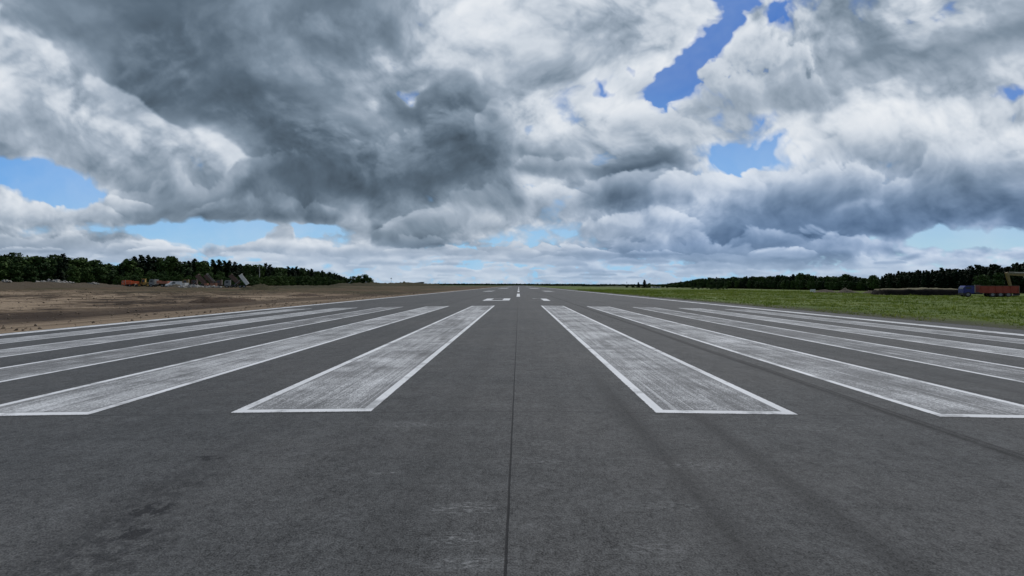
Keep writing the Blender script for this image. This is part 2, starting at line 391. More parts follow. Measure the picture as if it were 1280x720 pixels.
# ------------------------------------------------------------------ materials
def mat(name):
    m = bpy.data.materials.new(name); m.use_nodes = True; m.node_tree.nodes.clear()
    g = NG(m.node_tree)
    b = g.new('ShaderNodeBsdfPrincipled'); o = g.new('ShaderNodeOutputMaterial'); m.node_tree.links.new(b.outputs[0], o.inputs[0])
    return m, g, b
def pos(g): return g.new('ShaderNodeTexCoord').outputs['Object']
def bump(g, b, h, strength, dist):
    n = g.new('ShaderNodeBump'); n.inputs['Strength'].default_value = strength; n.inputs['Distance'].default_value = dist
    g._in(n.inputs['Height'], h); g.nt.links.new(n.outputs[0], b.inputs['Normal'])
def paint(name, col, rough=0.45, dirt=0.35, metal=0.0, dirtcol=(0.16, 0.12, 0.085)):
    m, g, b = mat(name); p = pos(g)
    d = g.step(g.noise(p, 1.3, 6, 0.62), 0.40, 0.75)
    c = g.mix(g.mul(d, dirt), col, dirtcol)
    c = g.mix(g.mul(g.noise(p, 9, 4), 0.25), c, tuple(x * 0.6 for x in col))
    g._in(b.inputs['Base Color'], c); b.inputs['Metallic'].default_value = metal
    g._in(b.inputs['Roughness'], g.mad(d, 0.35, rough))
    return m
M = {
 'orange': paint('orange_paint', (0.66, 0.115, 0.025), dirt=.15), 'yellow': paint('yellow_paint', (0.42, 0.27, 0.05)),
 'dull_yellow': paint('dull_yellow_paint', (0.20, 0.135, 0.04), dirt=.5), 'rust': paint('rusty_bed_paint', (0.13, 0.078, 0.062), .7, .4),
 'red': paint('red_bed_paint', (0.30, 0.046, 0.024), .6, .2, dirtcol=(.07, .045, .035)), 'blue': paint('blue_cab_paint', (0.012, 0.022, 0.17), .45, .06),
 'white': paint('white_paint', (0.72, 0.72, 0.70), .4, .3), 'salmon': paint('faded_orange_paint', (0.46, 0.17, 0.10), .6, .4),
 'black': paint('black_steel', (0.022, 0.022, 0.022), .6, .3), 'grey': paint('grey_steel', (0.22, 0.23, 0.23), .5, .3),
 'tyre': paint('tyre_rubber', (0.018, 0.018, 0.018), .9, .45), 'concrete': paint('concrete', (0.30, 0.29, 0.265), .9, .5),
 'brick': paint('brick_red', (0.30, 0.14, 0.09), .9, .4), 'roof': paint('dark_roof', (0.035, 0.04, 0.05), .6, .2), 'steel': paint('pale_steel', (0.45, 0.43, 0.36), .5, .3),
}
def glass_mat():
    m, g, b = mat('cab_glass'); p = pos(g)
    g._in(b.inputs['Base Color'], g.mix(g.noise(p, 3, 3), (0.012, 0.016, 0.02), (0.03, 0.035, 0.04)))
    b.inputs['Roughness'].default_value = 0.08
    return m
M['glass'] = glass_mat()

def foliage(name, c0, c1):
    m, g, b = mat(name); p = pos(g)
    oi = g.new('ShaderNodeObjectInfo').outputs['Random']
    f = g.step(g.add(g.noise(p, 9.0, 3, 0.6), g.mad(oi, 0.5, -0.25)), 0.25, 0.8)
    g._in(b.inputs['Base Color'], g.mix(f, c0, c1))
    b.inputs['Roughness'].default_value = 0.75; b.inputs['Specular IOR Level'].default_value = 0.15
    return m
M['leaf'] = foliage('broad_leaves', (0.018, 0.040, 0.010), (0.052, 0.092, 0.020))
M['pine'] = foliage('pine_needles', (0.008, 0.020, 0.009), (0.020, 0.040, 0.014))
M['shrub'] = foliage('shrub_leaves', (0.022, 0.050, 0.010), (0.055, 0.098, 0.018))
M['wood_far'] = foliage('far_leaves', (0.012, 0.028, 0.010), (0.028, 0.052, 0.016))
def bark_mat(name, a, b_):
    m, g, b = mat(name); p = pos(g)
    g._in(b.inputs['Base Color'], g.mix(g.noise(g.mapping(p, scale=(30, 30, 6)), 1.0, 4), a, b_)); b.inputs['Roughness'].default_value = 0.9
    return m
M['bark'] = bark_mat('bark', (0.03, 0.022, 0.016), (0.075, 0.055, 0.04)); M['birch'] = bark_mat('pale_bark', (0.25, 0.24, 0.22), (0.5, 0.49, 0.46))

# ------------------------------------------------------------------ runway
RW_L, RW_R = -21.3, 24.2
def crown(x): ax = abs(x); return -(0.010 * ax + 0.0004 * ax * ax)

TRACKS = [(1.45, .18, .42), (2.32, .15, .36), (-2.85, .12, .16), (-.75, .3, .12), (4.98, .07, 1.0), (5.10, .03, .6), (4.35, .06, .12), (8.3, .2, .18), (-6.4, .3, .14), (-9.7, .3, .12), (12.0, .3, .14), (7.4, .25, .1), (-4.4, .2, .1)]
def asphalt_color(g, p):
    """colour and height of the worn asphalt, from metres across (x) and along (y)"""
    x, y, _ = g.xyz(p)
    flat = g.comb(x, y, 0.0)
    wob = g.mul(g.sub(g.noise(g.comb(g.mul(x, .02), g.mul(y, .12)), 1.0, 2), 0.5), 0.35)
    xw = g.add(x, wob)
    stones = g.step(g.noise(flat, 85.0, 2, 0.6), .30, .70)
    grain = g.step(g.noise(flat, 24.0, 4, 0.7), .30, .70)
    patch = g.noise(flat, 2.6, 6, 0.62)
    cloud = g.noise(flat, 0.28, 5, 0.6)
    lane = g.noise(g.comb(g.mul(x, 1.1), g.mul(y, .012)), 1.0, 4, 0.6)
    streak = g.noise(g.comb(g.mul(x, 7.0), g.mul(y, .18)), 1.0, 4, 0.6)
    cross = g.noise(g.comb(g.mul(x, .5), g.mul(y, 3.0)), 1.0, 4, 0.6)
    f = 1.0
    f = g.mad(g.sub(stones, .5), 1.05, f)
    f = g.mad(g.sub(grain, .5), .70, f)
    mott = g.step(g.noise(flat, 8.0, 5, .72), .32, .68)
    f = g.mad(g.sub(mott, .5), .42, f)
    pits = g.step(g.noise(g.comb(g.mul(x, 15.0), g.mul(y, 9.0)), 1.0, 4, .7), .60, .70)
    f = g.mad(pits, -.35, f)
    f = g.mad(g.sub(patch, .5), .75, f)
    f = g.mad(g.sub(cloud, .5), .55, f)
    f = g.mad(g.sub(lane, .5), .50, f)
    f = g.mad(g.sub(streak, .5), .28, f)
    f = g.mad(g.sub(cross, .5), .22, f)
    f = g.m('MAXIMUM', f, 0.12)
    # wheel tracks and long skids, broken up along their length
    brk = g.mul(g.step(g.add(g.mul(patch, .5), g.mul(streak, .7)), .34, .74), g.mad(mott, .9, .55))
    dark = 0.0
    fade = g.step(y, 10.5, 5.0)
    for x0, w, s in TRACKS:
        d = g.m('DIVIDE', g.sub(xw, x0), w)
        if x0 in (1.45, 2.32): s = g.mul(fade, s)
        dark = g.mad(g.m('POWER', 2.0, g.mul(g.mul(d, d), -1.6)), g.mul(brk, g.mul(s, 1.25)), dark)
    f = g.mul(f, g.sub(1.0, g.m('MINIMUM', dark, .8)))
    col = g.v('SCALE', g.mix(g.step(cloud, .35, .65), (0.0655, 0.0675, 0.0670), (0.0715, 0.0715, 0.0695)), s=f)
    # pale dusty scrapes in the middle, tar drips by the left track
    scr = 0.0
    for cx, cy, rx, ry, s in [(-.33, 3.24, .30, .10, 1.0), (-.30, 2.85, .22, .10, .8), (-1.08, 3.86, .16, .05, .7), (.28, 4.6, .16, .10, .55), (.32, 4.1, .2, .1, .55), (.3, 3.6, .18, .06, .5), (-1.2, 5.2, .6, .12, .6), (1.7, 4.05, .6, .12, .45), (1.2, 3.3, .5, .1, .35), (-.2, 2.6, .3, .08, .7), (.9, 2.75, .3, .1, .4), (-.45, 6.0, .25, .12, .4), (3.6, 5.2, .8, .2, .4), (-4.2, 4.6, .8, .2, .35)]:
        q = g.v('LENGTH', g.mapping(flat, loc=(cx, cy, 0), scale=(rx, ry, 1), typ='TEXTURE'))
        scr = g.mad(g.step(q, 1.3, .1), s, scr)
    sn = g.noise(g.comb(g.mul(x, 16.0), g.mul(y, 48.0)), 1.0, 5, .68)
    col = g.mix(g.mul(g.mul(scr, g.step(sn, .47, .68)), .9), col, (0.32, 0.325, 0.32))
    dust = g.step(g.noise(g.comb(g.mul(x, 1.3), g.mul(y, 2.6)), 1.0, 6, .7), .56, .72)
    col = g.mix(g.mul(g.mul(dust, g.step(sn, .42, .66)), .50), col, (0.20, 0.205, 0.205))
    tar = 0.0
    for cx, cy, rx, ry, s in [(-2.62, 3.27, .14, .09, 2.0), (-2.93, 4.24, .15, .06, 1.8), (-2.5, 2.95, .09, .07, 1.6), (-2.75, 3.6, .3, .5, .45), (-2.6, 3.0, .4, .3, .4), (2.0, 5.6, .6, .1, .3), (-2.45, 2.65, .4, .3, .5), (-1.6, 4.4, .5, .2, .3)]:
        q = g.v('LENGTH', g.mapping(flat, loc=(cx, cy, 0), scale=(rx, ry, 1), typ='TEXTURE'))
        tar = g.mad(g.step(q, 1.5, .2), s, tar)
    tn = g.noise(flat, 11.0, 5, .65)
    col = g.mix(g.m('MINIMUM', g.mul(tar, g.step(tn, .42, .58)), .85), col, (0.010, 0.010, 0.011))
    # sealed joints: the centre seam, fainter paving joints and cross joints
    xs = g.add(x, g.mul(g.sub(g.noise(g.comb(0.0, g.mul(y, 1.3)), 1.0, 3), .5), .012))
    seam = g.step(g.m('ABSOLUTE', xs), .011, .006)
    for x0 in (-7.6, 7.5, -15.1, 15.0): seam = g.m('MAXIMUM', seam, g.mul(g.step(g.m('ABSOLUTE', g.sub(xs, x0)), .016, .004), .6))
    for y0 in (5.72, 17.3, 33.0, 49.5, 82.0): seam = g.m('MAXIMUM', seam, g.mul(g.step(g.m('ABSOLUTE', g.add(g.sub(y, y0), g.mul(wob, .05))), .03, .006), g.mul(g.step(patch, .3, .6), .5)))
    col = g.mix(g.mul(seam, .9), col, (0.006, 0.006, 0.007))
    return col, g.mad(stones, .6, g.mad(grain, .5, g.mul(seam, -1.5))), patch, streak
def asphalt_mat():
    m, g, b = mat('asphalt'); p = pos(g)
    col, h, patch, streak = asphalt_color(g, p)
    g._in(b.inputs['Base Color'], col)
    g._in(b.inputs['Roughness'], g.mad(patch, -.15, .86)); b.inputs['Specular IOR Level'].default_value = 0.35
    bump(g, b, h, 0.55, 0.006)
    return m
M['asphalt'] = asphalt_mat()
def marking_mat(name, w, L, border, fill, wear=0.0, seed=0.0):
    """runway paint: a solid border round a worn, streaky fill. UVs are metres across and along"""
    m, g, b = mat(name)
    uv = g.new('ShaderNodeUVMap').outputs[0]; p = pos(g)
    col, h, patch, streak = asphalt_color(g, p)
    u, v, _ = g.xyz(uv)
    us, vs_ = g.add(u, seed), g.add(v, seed * 3.7)
    long_ = g.noise(g.comb(g.mul(us, 26.0), g.mul(vs_, .55)), 1.0, 5, .62)
    long2 = g.noise(g.comb(g.mul(us, 6.5), g.mul(vs_, .10)), 1.0, 4, .6)
    brush = g.noise(g.comb(g.mul(us, 60.0), g.mul(vs_, 9.0)), 1.0, 4, .65)
    blot = g.noise(g.comb(us, vs_, 3.3), .55, 5, .62)
    cross = g.noise(g.comb(g.mul(us, .8), g.mul(vs_, 2.2), 1.1), 1.0, 4, .6)
    pit = g.noise(g.comb(us, vs_, 7.7), 55.0, 3, .6)
    cov = g.mad(long_, .75, g.mad(long2, .75, g.mad(brush, .55, g.mad(blot, .55, g.mad(cross, .35, g.mul(pit, .75))))))   # mean about 1.85
    fillm = g.step(g.mad(g.sub(g.noise(g.comb(us, vs_, 5.1), .9, 6, .68), .5), .8, cov), 2.00 - fill * .36, 2.74 - fill * .36)
    eu = g.m('MINIMUM', u, g.sub(w, u)); ev = g.m('MINIMUM', v, g.sub(L, v))
    e = g.m('MINIMUM', eu, ev)
    e = g.mad(g.sub(brush, .5), .012, e)
    bord = g.step(e, border + .012, border - .008)
    chip = g.step(g.mad(pit, .7, g.mad(brush, .3, g.mul(blot, .5))), .50 + wear, .66 + wear)
    bord = g.mul(bord, g.mad(g.step(g.noise(g.comb(us, vs_, 9.1), 1.1, 6, .7), .38, .50), .45, g.mad(chip, .30, .25)))
    gap = g.mul(g.step(e, border + .045, border + .03), g.step(e, border - .005, border + .01))      # thin unpainted gap inside the border
    fillm = g.mul(fillm, g.sub(1.0, g.mul(gap, .55)))
    grit = g.step(g.noise(g.comb(g.mul(us, 70.0), g.mul(vs_, 26.0), 2.2), 1.0, 4, .7), .40, .62)
    lines = g.step(g.noise(g.comb(g.mul(us, 15.0), g.mul(vs_, .09), 6.1), 1.0, 3, .55), .60, .68)
    fillm = g.mul(g.mad(fillm, 1.0, .24 * min(1.0, fill)), g.mad(grit, .80, .50))
    scar = g.step(g.noise(g.comb(g.mul(us, 1.2), g.mul(vs_, .5), 4.4), 1.0, 5, .65), .66, .54)
    fillm = g.mul(fillm, g.mad(scar, .45, .55))
    fillm = g.m('MINIMUM', g.mad(lines, .30, fillm), 1.0)
    cover = g.m('MAXIMUM', g.mul(fillm, .86), bord)
    rag = g.step(g.mad(g.sub(pit, .5), .05, g.mad(g.sub(brush, .5), .04, e)), -.004, .006)
    cover = g.mul(cover, rag)
    white = g.mix(g.step(blot, .3, .7), (.66, .67, .67), (.78, .79, .79))
    white = g.mix(g.mul(g.step(long2, .5, .75), .25), white, (.45, .46, .46))
    g._in(b.inputs['Base Color'], g.mix(cover, col, white))
    g._in(b.inputs['Roughness'], g.mad(cover, -.15, .86)); b.inputs['Specular IOR Level'].default_value = 0.35
    bump(g, b, g.mad(cover, .5, h), 0.45, 0.006)
    return m

def build_runway():
    xs = np.concatenate([[RW_L], np.arange(-20.7, 24.1, .9), [RW_R]])
    xs = np.sort(np.append(xs, 0.0))
    ys = np.concatenate([np.arange(-14, 60, 4.0), np.geomspace(62, 2600, 70)])
    X, Y = np.meshgrid(xs, ys); Z = np.vectorize(crown)(X)
    n = len(xs)
    V = np.stack([X, Y, Z], -1).reshape(-1, 3); F = grid_faces(n, len(ys))
    # skirts down both long edges
    extra, ef, base = [], [], len(V)
    for side in (0, n - 1):
        o = base + len(extra)
        for j in range(len(ys)): extra.append((xs[side], ys[j], crown(xs[side]) - .22))
        for j in range(len(ys) - 1):
            q = (side + n * j, side + n * (j + 1), o + j + 1, o + j)
            ef.append(q if side else q[::-1])
    me = np_mesh('runway', np.vstack([V, extra]), np.vstack([F, ef]))
    rw = link('runway', me, M['asphalt']); tag(rw, 'wide dark grey asphalt runway with white threshold bars running to the horizon', 'runway', kind='structure')
    def patch(name, x0, x1, y0, y1, m, ox=0.0, nseg=None):
        xs = np.linspace(x0, x1, (nseg or max(2, int((x1 - x0) / .9) + 1)))
        if x0 < 0 < x1: xs = np.sort(np.append(xs[np.abs(xs) > .02], 0.0))
        ny = max(2, int((y1 - y0) / 8) + 2); ys = np.linspace(y0, y1, ny)
        X, Y = np.meshgrid(xs, ys); Z = np.vectorize(crown)(X) + .004
        V = np.stack([X, Y, Z], -1).reshape(-1, 3)
        uv = np.stack([X - x0, Y - y0], -1).reshape(-1, 2)
        return link(name, np_mesh(name, V, grid_faces(len(xs), ny), uv=uv), m, rw)
    Y0, L = 5.68, 30.0
    fills = {(1, 0): 1.1, (1, 1): .98, (1, 2): .72, (1, 3): 1.0, (1, 4): .9, (-1, 0): 1.08, (-1, 1): 1.05, (-1, 2): .72, (-1, 3): 1.05, (-1, 4): 1.0}
    for s in (-1, 1):
        for k in range(5):
            a = 1.85 + 3.68 * k; b = a + 1.84
            x0, x1 = (a, b) if s > 0 else (-b, -a)
            m = marking_mat('threshold_paint', 1.84, L, .135, fills[(s, k)], seed=3.1 * k + 17 * (s > 0))
            patch('threshold_bar', x0, x1, Y0 + (.04 if s > 0 else .09), Y0 + L, m)
    em = marking_mat('edge_line_paint', .9, 2500, .40, 1.05, seed=40)
    for s in (-1, 1):
        x0, x1 = (20.1, 21.0) if s > 0 else (-21.0, -20.1)
        patch('edge_line', x0, x1, -12.0, 2400.0, em, nseg=2)
    cm = marking_mat('centre_line_paint', .5, 30, .25, 1.3, seed=50)
    y = 62.5
    for i, (a, b) in enumerate([(62.5, 85), (105, 135), (156, 186), (206, 236), (256, 286), (306, 336), (356, 386), (406, 436)]):
        patch('centre_line_dash', -.30 + .05, .35, a, b, cm, nseg=3)
    # runway number: 0 and 1, nine metres tall
    nm = marking_mat('number_paint', 50, 50, 60, 1.4, seed=60)
    def flat_shape(name, quads, m):
        V, F = [], []
        for (x0, y0, x1, y1, x2, y2, x3, y3) in quads:
            b = len(V); V += [(x, y, crown(x) + .004) for x, y in ((x0, y0), (x1, y1), (x2, y2), (x3, y3))]; F.append((b, b + 1, b + 2, b + 3))
        V = np.array(V); uv = V[:, :2] + 25
        return link(name, np_mesh(name, V, F, uv=uv - V[:, :2].min(0) * 0 + np.array([5, -30])), m, rw)
    def rect(x0, x1, y0, y1): return (x0, y0, x1, y0, x1, y1, x0, y1)
    a, b = 47.5, 56.8
    flat_shape('runway_number', [rect(-3.85, -3.0, a, b), rect(-1.75, -.95, a, b), rect(-3.0, -1.75, a, a + 1.3), rect(-3.0, -1.75, b - 2.2, b)], nm)
    flat_shape('runway_number', [rect(2.75, 3.5, a, b), (1.75, b - 2.4, 2.75, b - 1.9, 2.75, b, 1.75, b - 1.0)], nm)
    wm = marking_mat('worn_number_paint', 50, 50, 0, .25, seed=66)
    flat_shape('faded_marking', [rect(1.05, 2.7, a, a + .8), rect(1.0, 1.7, b - .7, b), rect(3.75, 3.95, a, b)], wm)
    tm = marking_mat('touchdown_paint', 3.0, 22.5, .0, 1.15, seed=70)
    am = marking_mat('aiming_paint', 6.0, 60, .0, 1.25, seed=75)
    for s in (-1, 1):
        x0, x1 = (7.2, 9.8) if s > 0 else (-9.8, -7.2)
        patch('touchdown_mark', x0, x1, 118, 141, tm)
        x0, x1 = (6.0, 11.0) if s > 0 else (-11.0, -6.0)
        patch('aiming_point_mark', x0, x1, 225, 280, am)
        patch('aiming_point_mark', x0 + s * 1.0, x1 + s * 1.0, 430, 470, am)
    return rw
build_runway()

# ------------------------------------------------------------------ ground: one sheet to the horizon
def sst1(x, a, b): return sst(x, a, b)
def terrain(x, y):
    x = np.asarray(x, np.float64); y = np.asarray(y, np.float64)
    l = -x
    zl = -.40 + .30 * sst(l, 26, 60) + .85 * sst(l, 45, 135) * (.45 + .75 * sst(y, 70, 190))
    zl = zl - 1.2 * sst(y, 320, 900) * sst(l, 30, 140)
    ampl = (.03 + .16 * sst(l, 25, 36) + .16 * sst(l, 34, 70)) * (1 - .6 * sst(np.hypot(x, y), 300, 900))
    zl = zl + ampl * (.8 * fbm(x * .07, y * .07, 4, .55, seed=21) + .75 * billow(x * .30, y * .30, 4, .6, seed=22) + .35 * fbm(x * .9, y * .9, 2, seed=26))
    zr = -.46 + .10 * sst(x, 24.3, 27) - .05 * sst(x, 60, 90) - 2.2 * sst(x, 96, 150)
    ampr = .05 + .10 * sst(x, 27, 45)
    zr = zr + ampr * (1.4 * fbm(x * .12, y * .07, 5, .5, seed=23) + .5 * fbm(x * .8, y * .8, 3, seed=24))
    z = np.where(x < 0, zl, zr)
    under = (x > RW_L + .12) & (x < RW_R - .12)
    cr = -(0.010 * np.abs(x) + 0.0004 * x * x)
    near = sst(x, RW_L - 1.6, RW_L - .3) * (x < 0) + sst(-x, -RW_R - 1.6, -RW_R - .3) * (x > 0)
    z = z * (1 - near) + (cr - .03) * near
    z = np.where(under, cr - .6, z)
    return z
def tz(x, y): return float(terrain(np.array([x]), np.array([y]))[0])

def ground_mat():
    m, g, b = mat('ground_soil_and_turf'); p = pos(g)
    x, y, z = g.xyz(p); flat = g.comb(x, y, 0.0)
    n1 = g.noise(flat, .045, 7, .66)
    n2 = g.noise(flat, .20, 7, .68)
    n3 = g.noise(flat, 1.9, 7, .70)
    rut = g.noise(g.comb(g.mul(x, 1.6), g.mul(y, .03)), 1.0, 5, .6)
    # ---- bare earth, left
    tan, mid, drk = (.30, .232, .160), (.130, .095, .064), (.036, .025, .016)
    dm = g.mad(n1, 1.15, g.mad(n2, .65, g.mul(n3, .30)))                     # mean about 1.0
    c = g.mix(g.step(dm, .94, 1.02), drk, mid)
    c = g.mix(g.step(dm, 1.03, 1.12), c, tan)
    clod = g.step(g.noise(flat, 5.5, 6, .75), .35, .7)
    c = g.mix(.55, c, g.mix(1.0, c, g.mix(clod, (.45, .43, .40), (1.45, 1.42, 1.38)), 'MULTIPLY'))
    wl = g.add(x, g.mul(g.sub(n2, .5), 2.5))
    strip = g.step(wl, -27.5, -25.6)                                      # tan haul strip along the pavement
    stc = g.mix(g.step(rut, .38, .62), (.12, .088, .060), (.27, .205, .138))
    c = g.mix(g.mul(strip, .95), c, stc)
    band = g.mul(g.step(wl, -36.0, -31.5), g.step(wl, -25.8, -27.4))      # dark brown band behind it
    c = g.mix(g.mul(band, g.mad(n2, .5, .5)), c, (.050, .034, .023))
    edge = g.step(x, RW_L - .5, RW_L - .1)
    c = g.mix(g.mul(edge, .6), c, (.10, .095, .09))
    weed = g.mul(g.step(g.mad(n1, 1.0, g.mad(n3, .3, g.mul(g.step(y, 85, 125), .42))), .78, 1.02), g.step(x, -30, -60))
    c = g.mix(g.mul(weed, .75), c, (.066, .060, .032))
    fary = g.mul(g.step(g.add(y, g.mul(g.sub(n2, .5), 60.0)), 60, 130), g.step(x, -22, -26))
    c = g.mix(g.mul(fary, g.mad(n2, .5, .55)), c, g.mix(g.step(n1, .4, .6), (.062, .056, .026), (.098, .062, .038)))
    # ---- turf, right
    t = g.mad(n1, .7, g.mad(n2, .5, g.mul(n3, .35)))                      # mean about .78
    gr = g.mix(g.step(t, .60, .90), (.066, .098, .020), (.125, .160, .040))
    gr = g.mix(g.mul(g.step(n2, .55, .75), .5), gr, (.16, .15, .075))
    wx = g.add(x, g.mul(g.sub(n3, .5), 1.4))
    verge = g.step(wx, RW_R + 2.6, RW_R + .8)
    gr = g.mix(g.mul(verge, .8), gr, (.070, .064, .050))
    gr = g.mix(g.mul(g.step(x, 78, 84), .0), gr, (.2, .2, .18))
    c = g.mix(g.step(x, -1.0, 1.0), c, gr)
    # ---- fields beyond
    far = g.step(g.v('LENGTH', flat), 500, 1100)
    fld = g.mix(g.step(g.noise(flat, .004, 4), .42, .58), (.050, .068, .026), (.120, .125, .060))
    c = g.mix(far, c, fld)
    g._in(b.inputs['Base Color'], c); b.inputs['Roughness'].default_value = 0.95; b.inputs['Specular IOR Level'].default_value = 0.15
    bump(g, b, g.mad(n3, 1.0, g.mul(g.noise(flat, 14.0, 4, .6), .3)), 0.8, 0.12)
    return m
M['ground'] = ground_mat()
def build_ground():
    xl = -np.geomspace(172, 13000, 40)[::-1]
    xr = np.geomspace(112, 13000, 42)
    xs = np.concatenate([xl, np.arange(-170, -23, .8), [-23, -22.4, -21.9, -21.6, -21.42, -21.15], [-15, -7, 0, 7, 15, 23], [24.05, 24.35, 24.7, 25.2, 25.9, 26.6, 27.4], np.arange(28.4, 111, 1.2), xr])
    ys = np.concatenate([[-13000, -6000, -2500, -1000, -400, -150, -60, -30], np.arange(-18, 0, 3), np.arange(0, 210, .95), np.geomspace(212, 13000, 120)])
    X, Y = np.meshgrid(xs, ys)
    Z = terrain(X.ravel(), Y.ravel())
    V = np.stack([X.ravel(), Y.ravel(), Z], -1)
    o = link('ground', np_mesh('ground', V, grid_faces(len(xs), len(ys)), smooth=True), M['ground'])
    tag(o, 'ground of bare brown earth and green turf reaching to the horizon', 'ground', kind='structure')
build_ground()

def grass_mat():
    m, g, b = mat('grass_blades'); p = pos(g)
    x, y, z = g.xyz(p)
    n = g.noise(g.comb(g.mul(x, .09), g.mul(y, .05)), 1.0, 5, .6)
    n2 = g.noise(p, 3.0, 3, .6)
    c = g.mix(g.step(g.mad(n, .8, g.mul(n2, .4)), .45, .75), (.098, .148, .018), (.185, .228, .045))
    c = g.mix(g.mul(g.step(g.mad(n2, .7, g.mul(n, .5)), .66, .80), .7), c, (.30, .26, .14))
    g._in(b.inputs['Base Color'], c); b.inputs['Roughness'].default_value = .8; b.inputs['Specular IOR Level'].default_value = .2
    tr = g.new('ShaderNodeBsdfTranslucent'); g._in(tr.inputs[0], c)
    mx = g.new('ShaderNodeMixShader'); mx.inputs[0].default_value = .5
    out = [n for n in m.node_tree.nodes if n.type == 'OUTPUT_MATERIAL'][0]
    g.nt.links.new(b.outputs[0], mx.inputs[1]); g.nt.links.new(tr.outputs[0], mx.inputs[2]); g.nt.links.new(mx.outputs[0], out.inputs[0])
    return m
M['grass'] = grass_mat()
def loose_mat():
    m, g, b = mat('loose_soil'); p = pos(g)
    n = g.noise(p, .35, 4); n2 = g.noise(p, 4.0, 3)
    g._in(b.inputs['Base Color'], g.mix(g.step(g.mad(n, .5, g.mul(n2, .5)), .38, .62), (.055, .040, .027), (.20, .155, .11))); b.inputs['Roughness'].default_value = .95
    return m
M['soil_loose'] = loose_mat()
def build_grass():
    n = 110000
    # denser near the camera, over the right verge
    x = 24.35 + 72 * rng.rand(n) ** 1.3; y = 8 + 190 * rng.rand(n) ** 1.5
    dens = .55 + .9 * fbm(x * .18, y * .1, 4, seed=31)
    k = rng.rand(n) < np.clip(dens, .08, 1) * np.clip((x - 24.2 + 1.8 * fbm(x * .5, y * .25, 3, seed=35)) / 1.5, .0, 1)
    x, y = x[k], y[k]; n = len(x)
    z = terrain(x, y) - .02
    h = (.04 + .10 * rng.rand(n)) * (1 + 1.6 * (rng.rand(n) > .965)) * np.clip(.75 + 1.2 * fbm(x * .3, y * .3, 3, seed=32), .4, 1.8) * (1 + np.hypot(x, y) / 160)
    w = (.014 + .022 * rng.rand(n)) * (1 + np.hypot(x, y) / 60)
    V, F = [], []
    for j in range(3):
        a = rng.rand(n) * 2 * np.pi; ox, oy = rng.randn(n) * .08, rng.randn(n) * .08
        dx, dy = np.cos(a) * w, np.sin(a) * w
        lx, ly = rng.randn(n) * .5 * h, rng.randn(n) * .5 * h
        P = np.stack([np.stack([x + ox - dx, y + oy - dy, z], -1), np.stack([x + ox + dx, y + oy + dy, z], -1),
                      np.stack([x + ox + lx, y + oy + ly, z + h * (.7 + .5 * rng.rand(n))], -1)], 1)
        V.append(P.reshape(-1, 3))
    V = np.concatenate(V); F = np.arange(len(V)).reshape(-1, 3)
    o = link('grass', np_mesh('grass', V, F, nper=3), M['grass'])
    tag(o, 'rough green grass growing along the right side of the runway', 'grass', kind='stuff')
build_grass()
def build_clods():
    """loose clods and stones on the bare earth, nobody could count them"""
    n = 15000
    x = -21.9 - 85 * rng.rand(n) ** 1.4; y = 6 + 120 * rng.rand(n) ** 1.2
    k = rng.rand(n) < np.clip(.45 + 1.3 * fbm(x * .12, y * .12, 4, seed=41), .03, 1); x, y = x[k], y[k]; n = len(x)
    r = (.015 + .065 * rng.rand(n) ** 3) * (1 + np.hypot(x, y) / 130)
    c = np.stack([x, y, terrain(x, y) + r * .25], -1)
    base = np.array([[1, 0, 0], [-1, 0, 0], [0, 1, 0], [0, -1, 0], [0, 0, .8], [0, 0, -.6]], float)
    V = c[:, None, :] + base[None] * r[:, None, None] * (.6 + .7 * rng.rand(n, 6, 1)) + rng.randn(n, 6, 3) * (r * .16)[:, None, None]
    F = np.array([[0, 2, 4], [2, 1, 4], [1, 3, 4], [3, 0, 4], [2, 0, 5], [1, 2, 5], [3, 1, 5], [0, 3, 5]])
    F = (F[None] + 6 * np.arange(n)[:, None, None]).reshape(-1, 3)
    o = link('dirt', np_mesh('dirt', V.reshape(-1, 3), F, nper=3), M['soil_loose'])
    tag(o, 'loose clods of brown dirt scattered over the bare ground', 'dirt', kind='stuff')

build_clods()

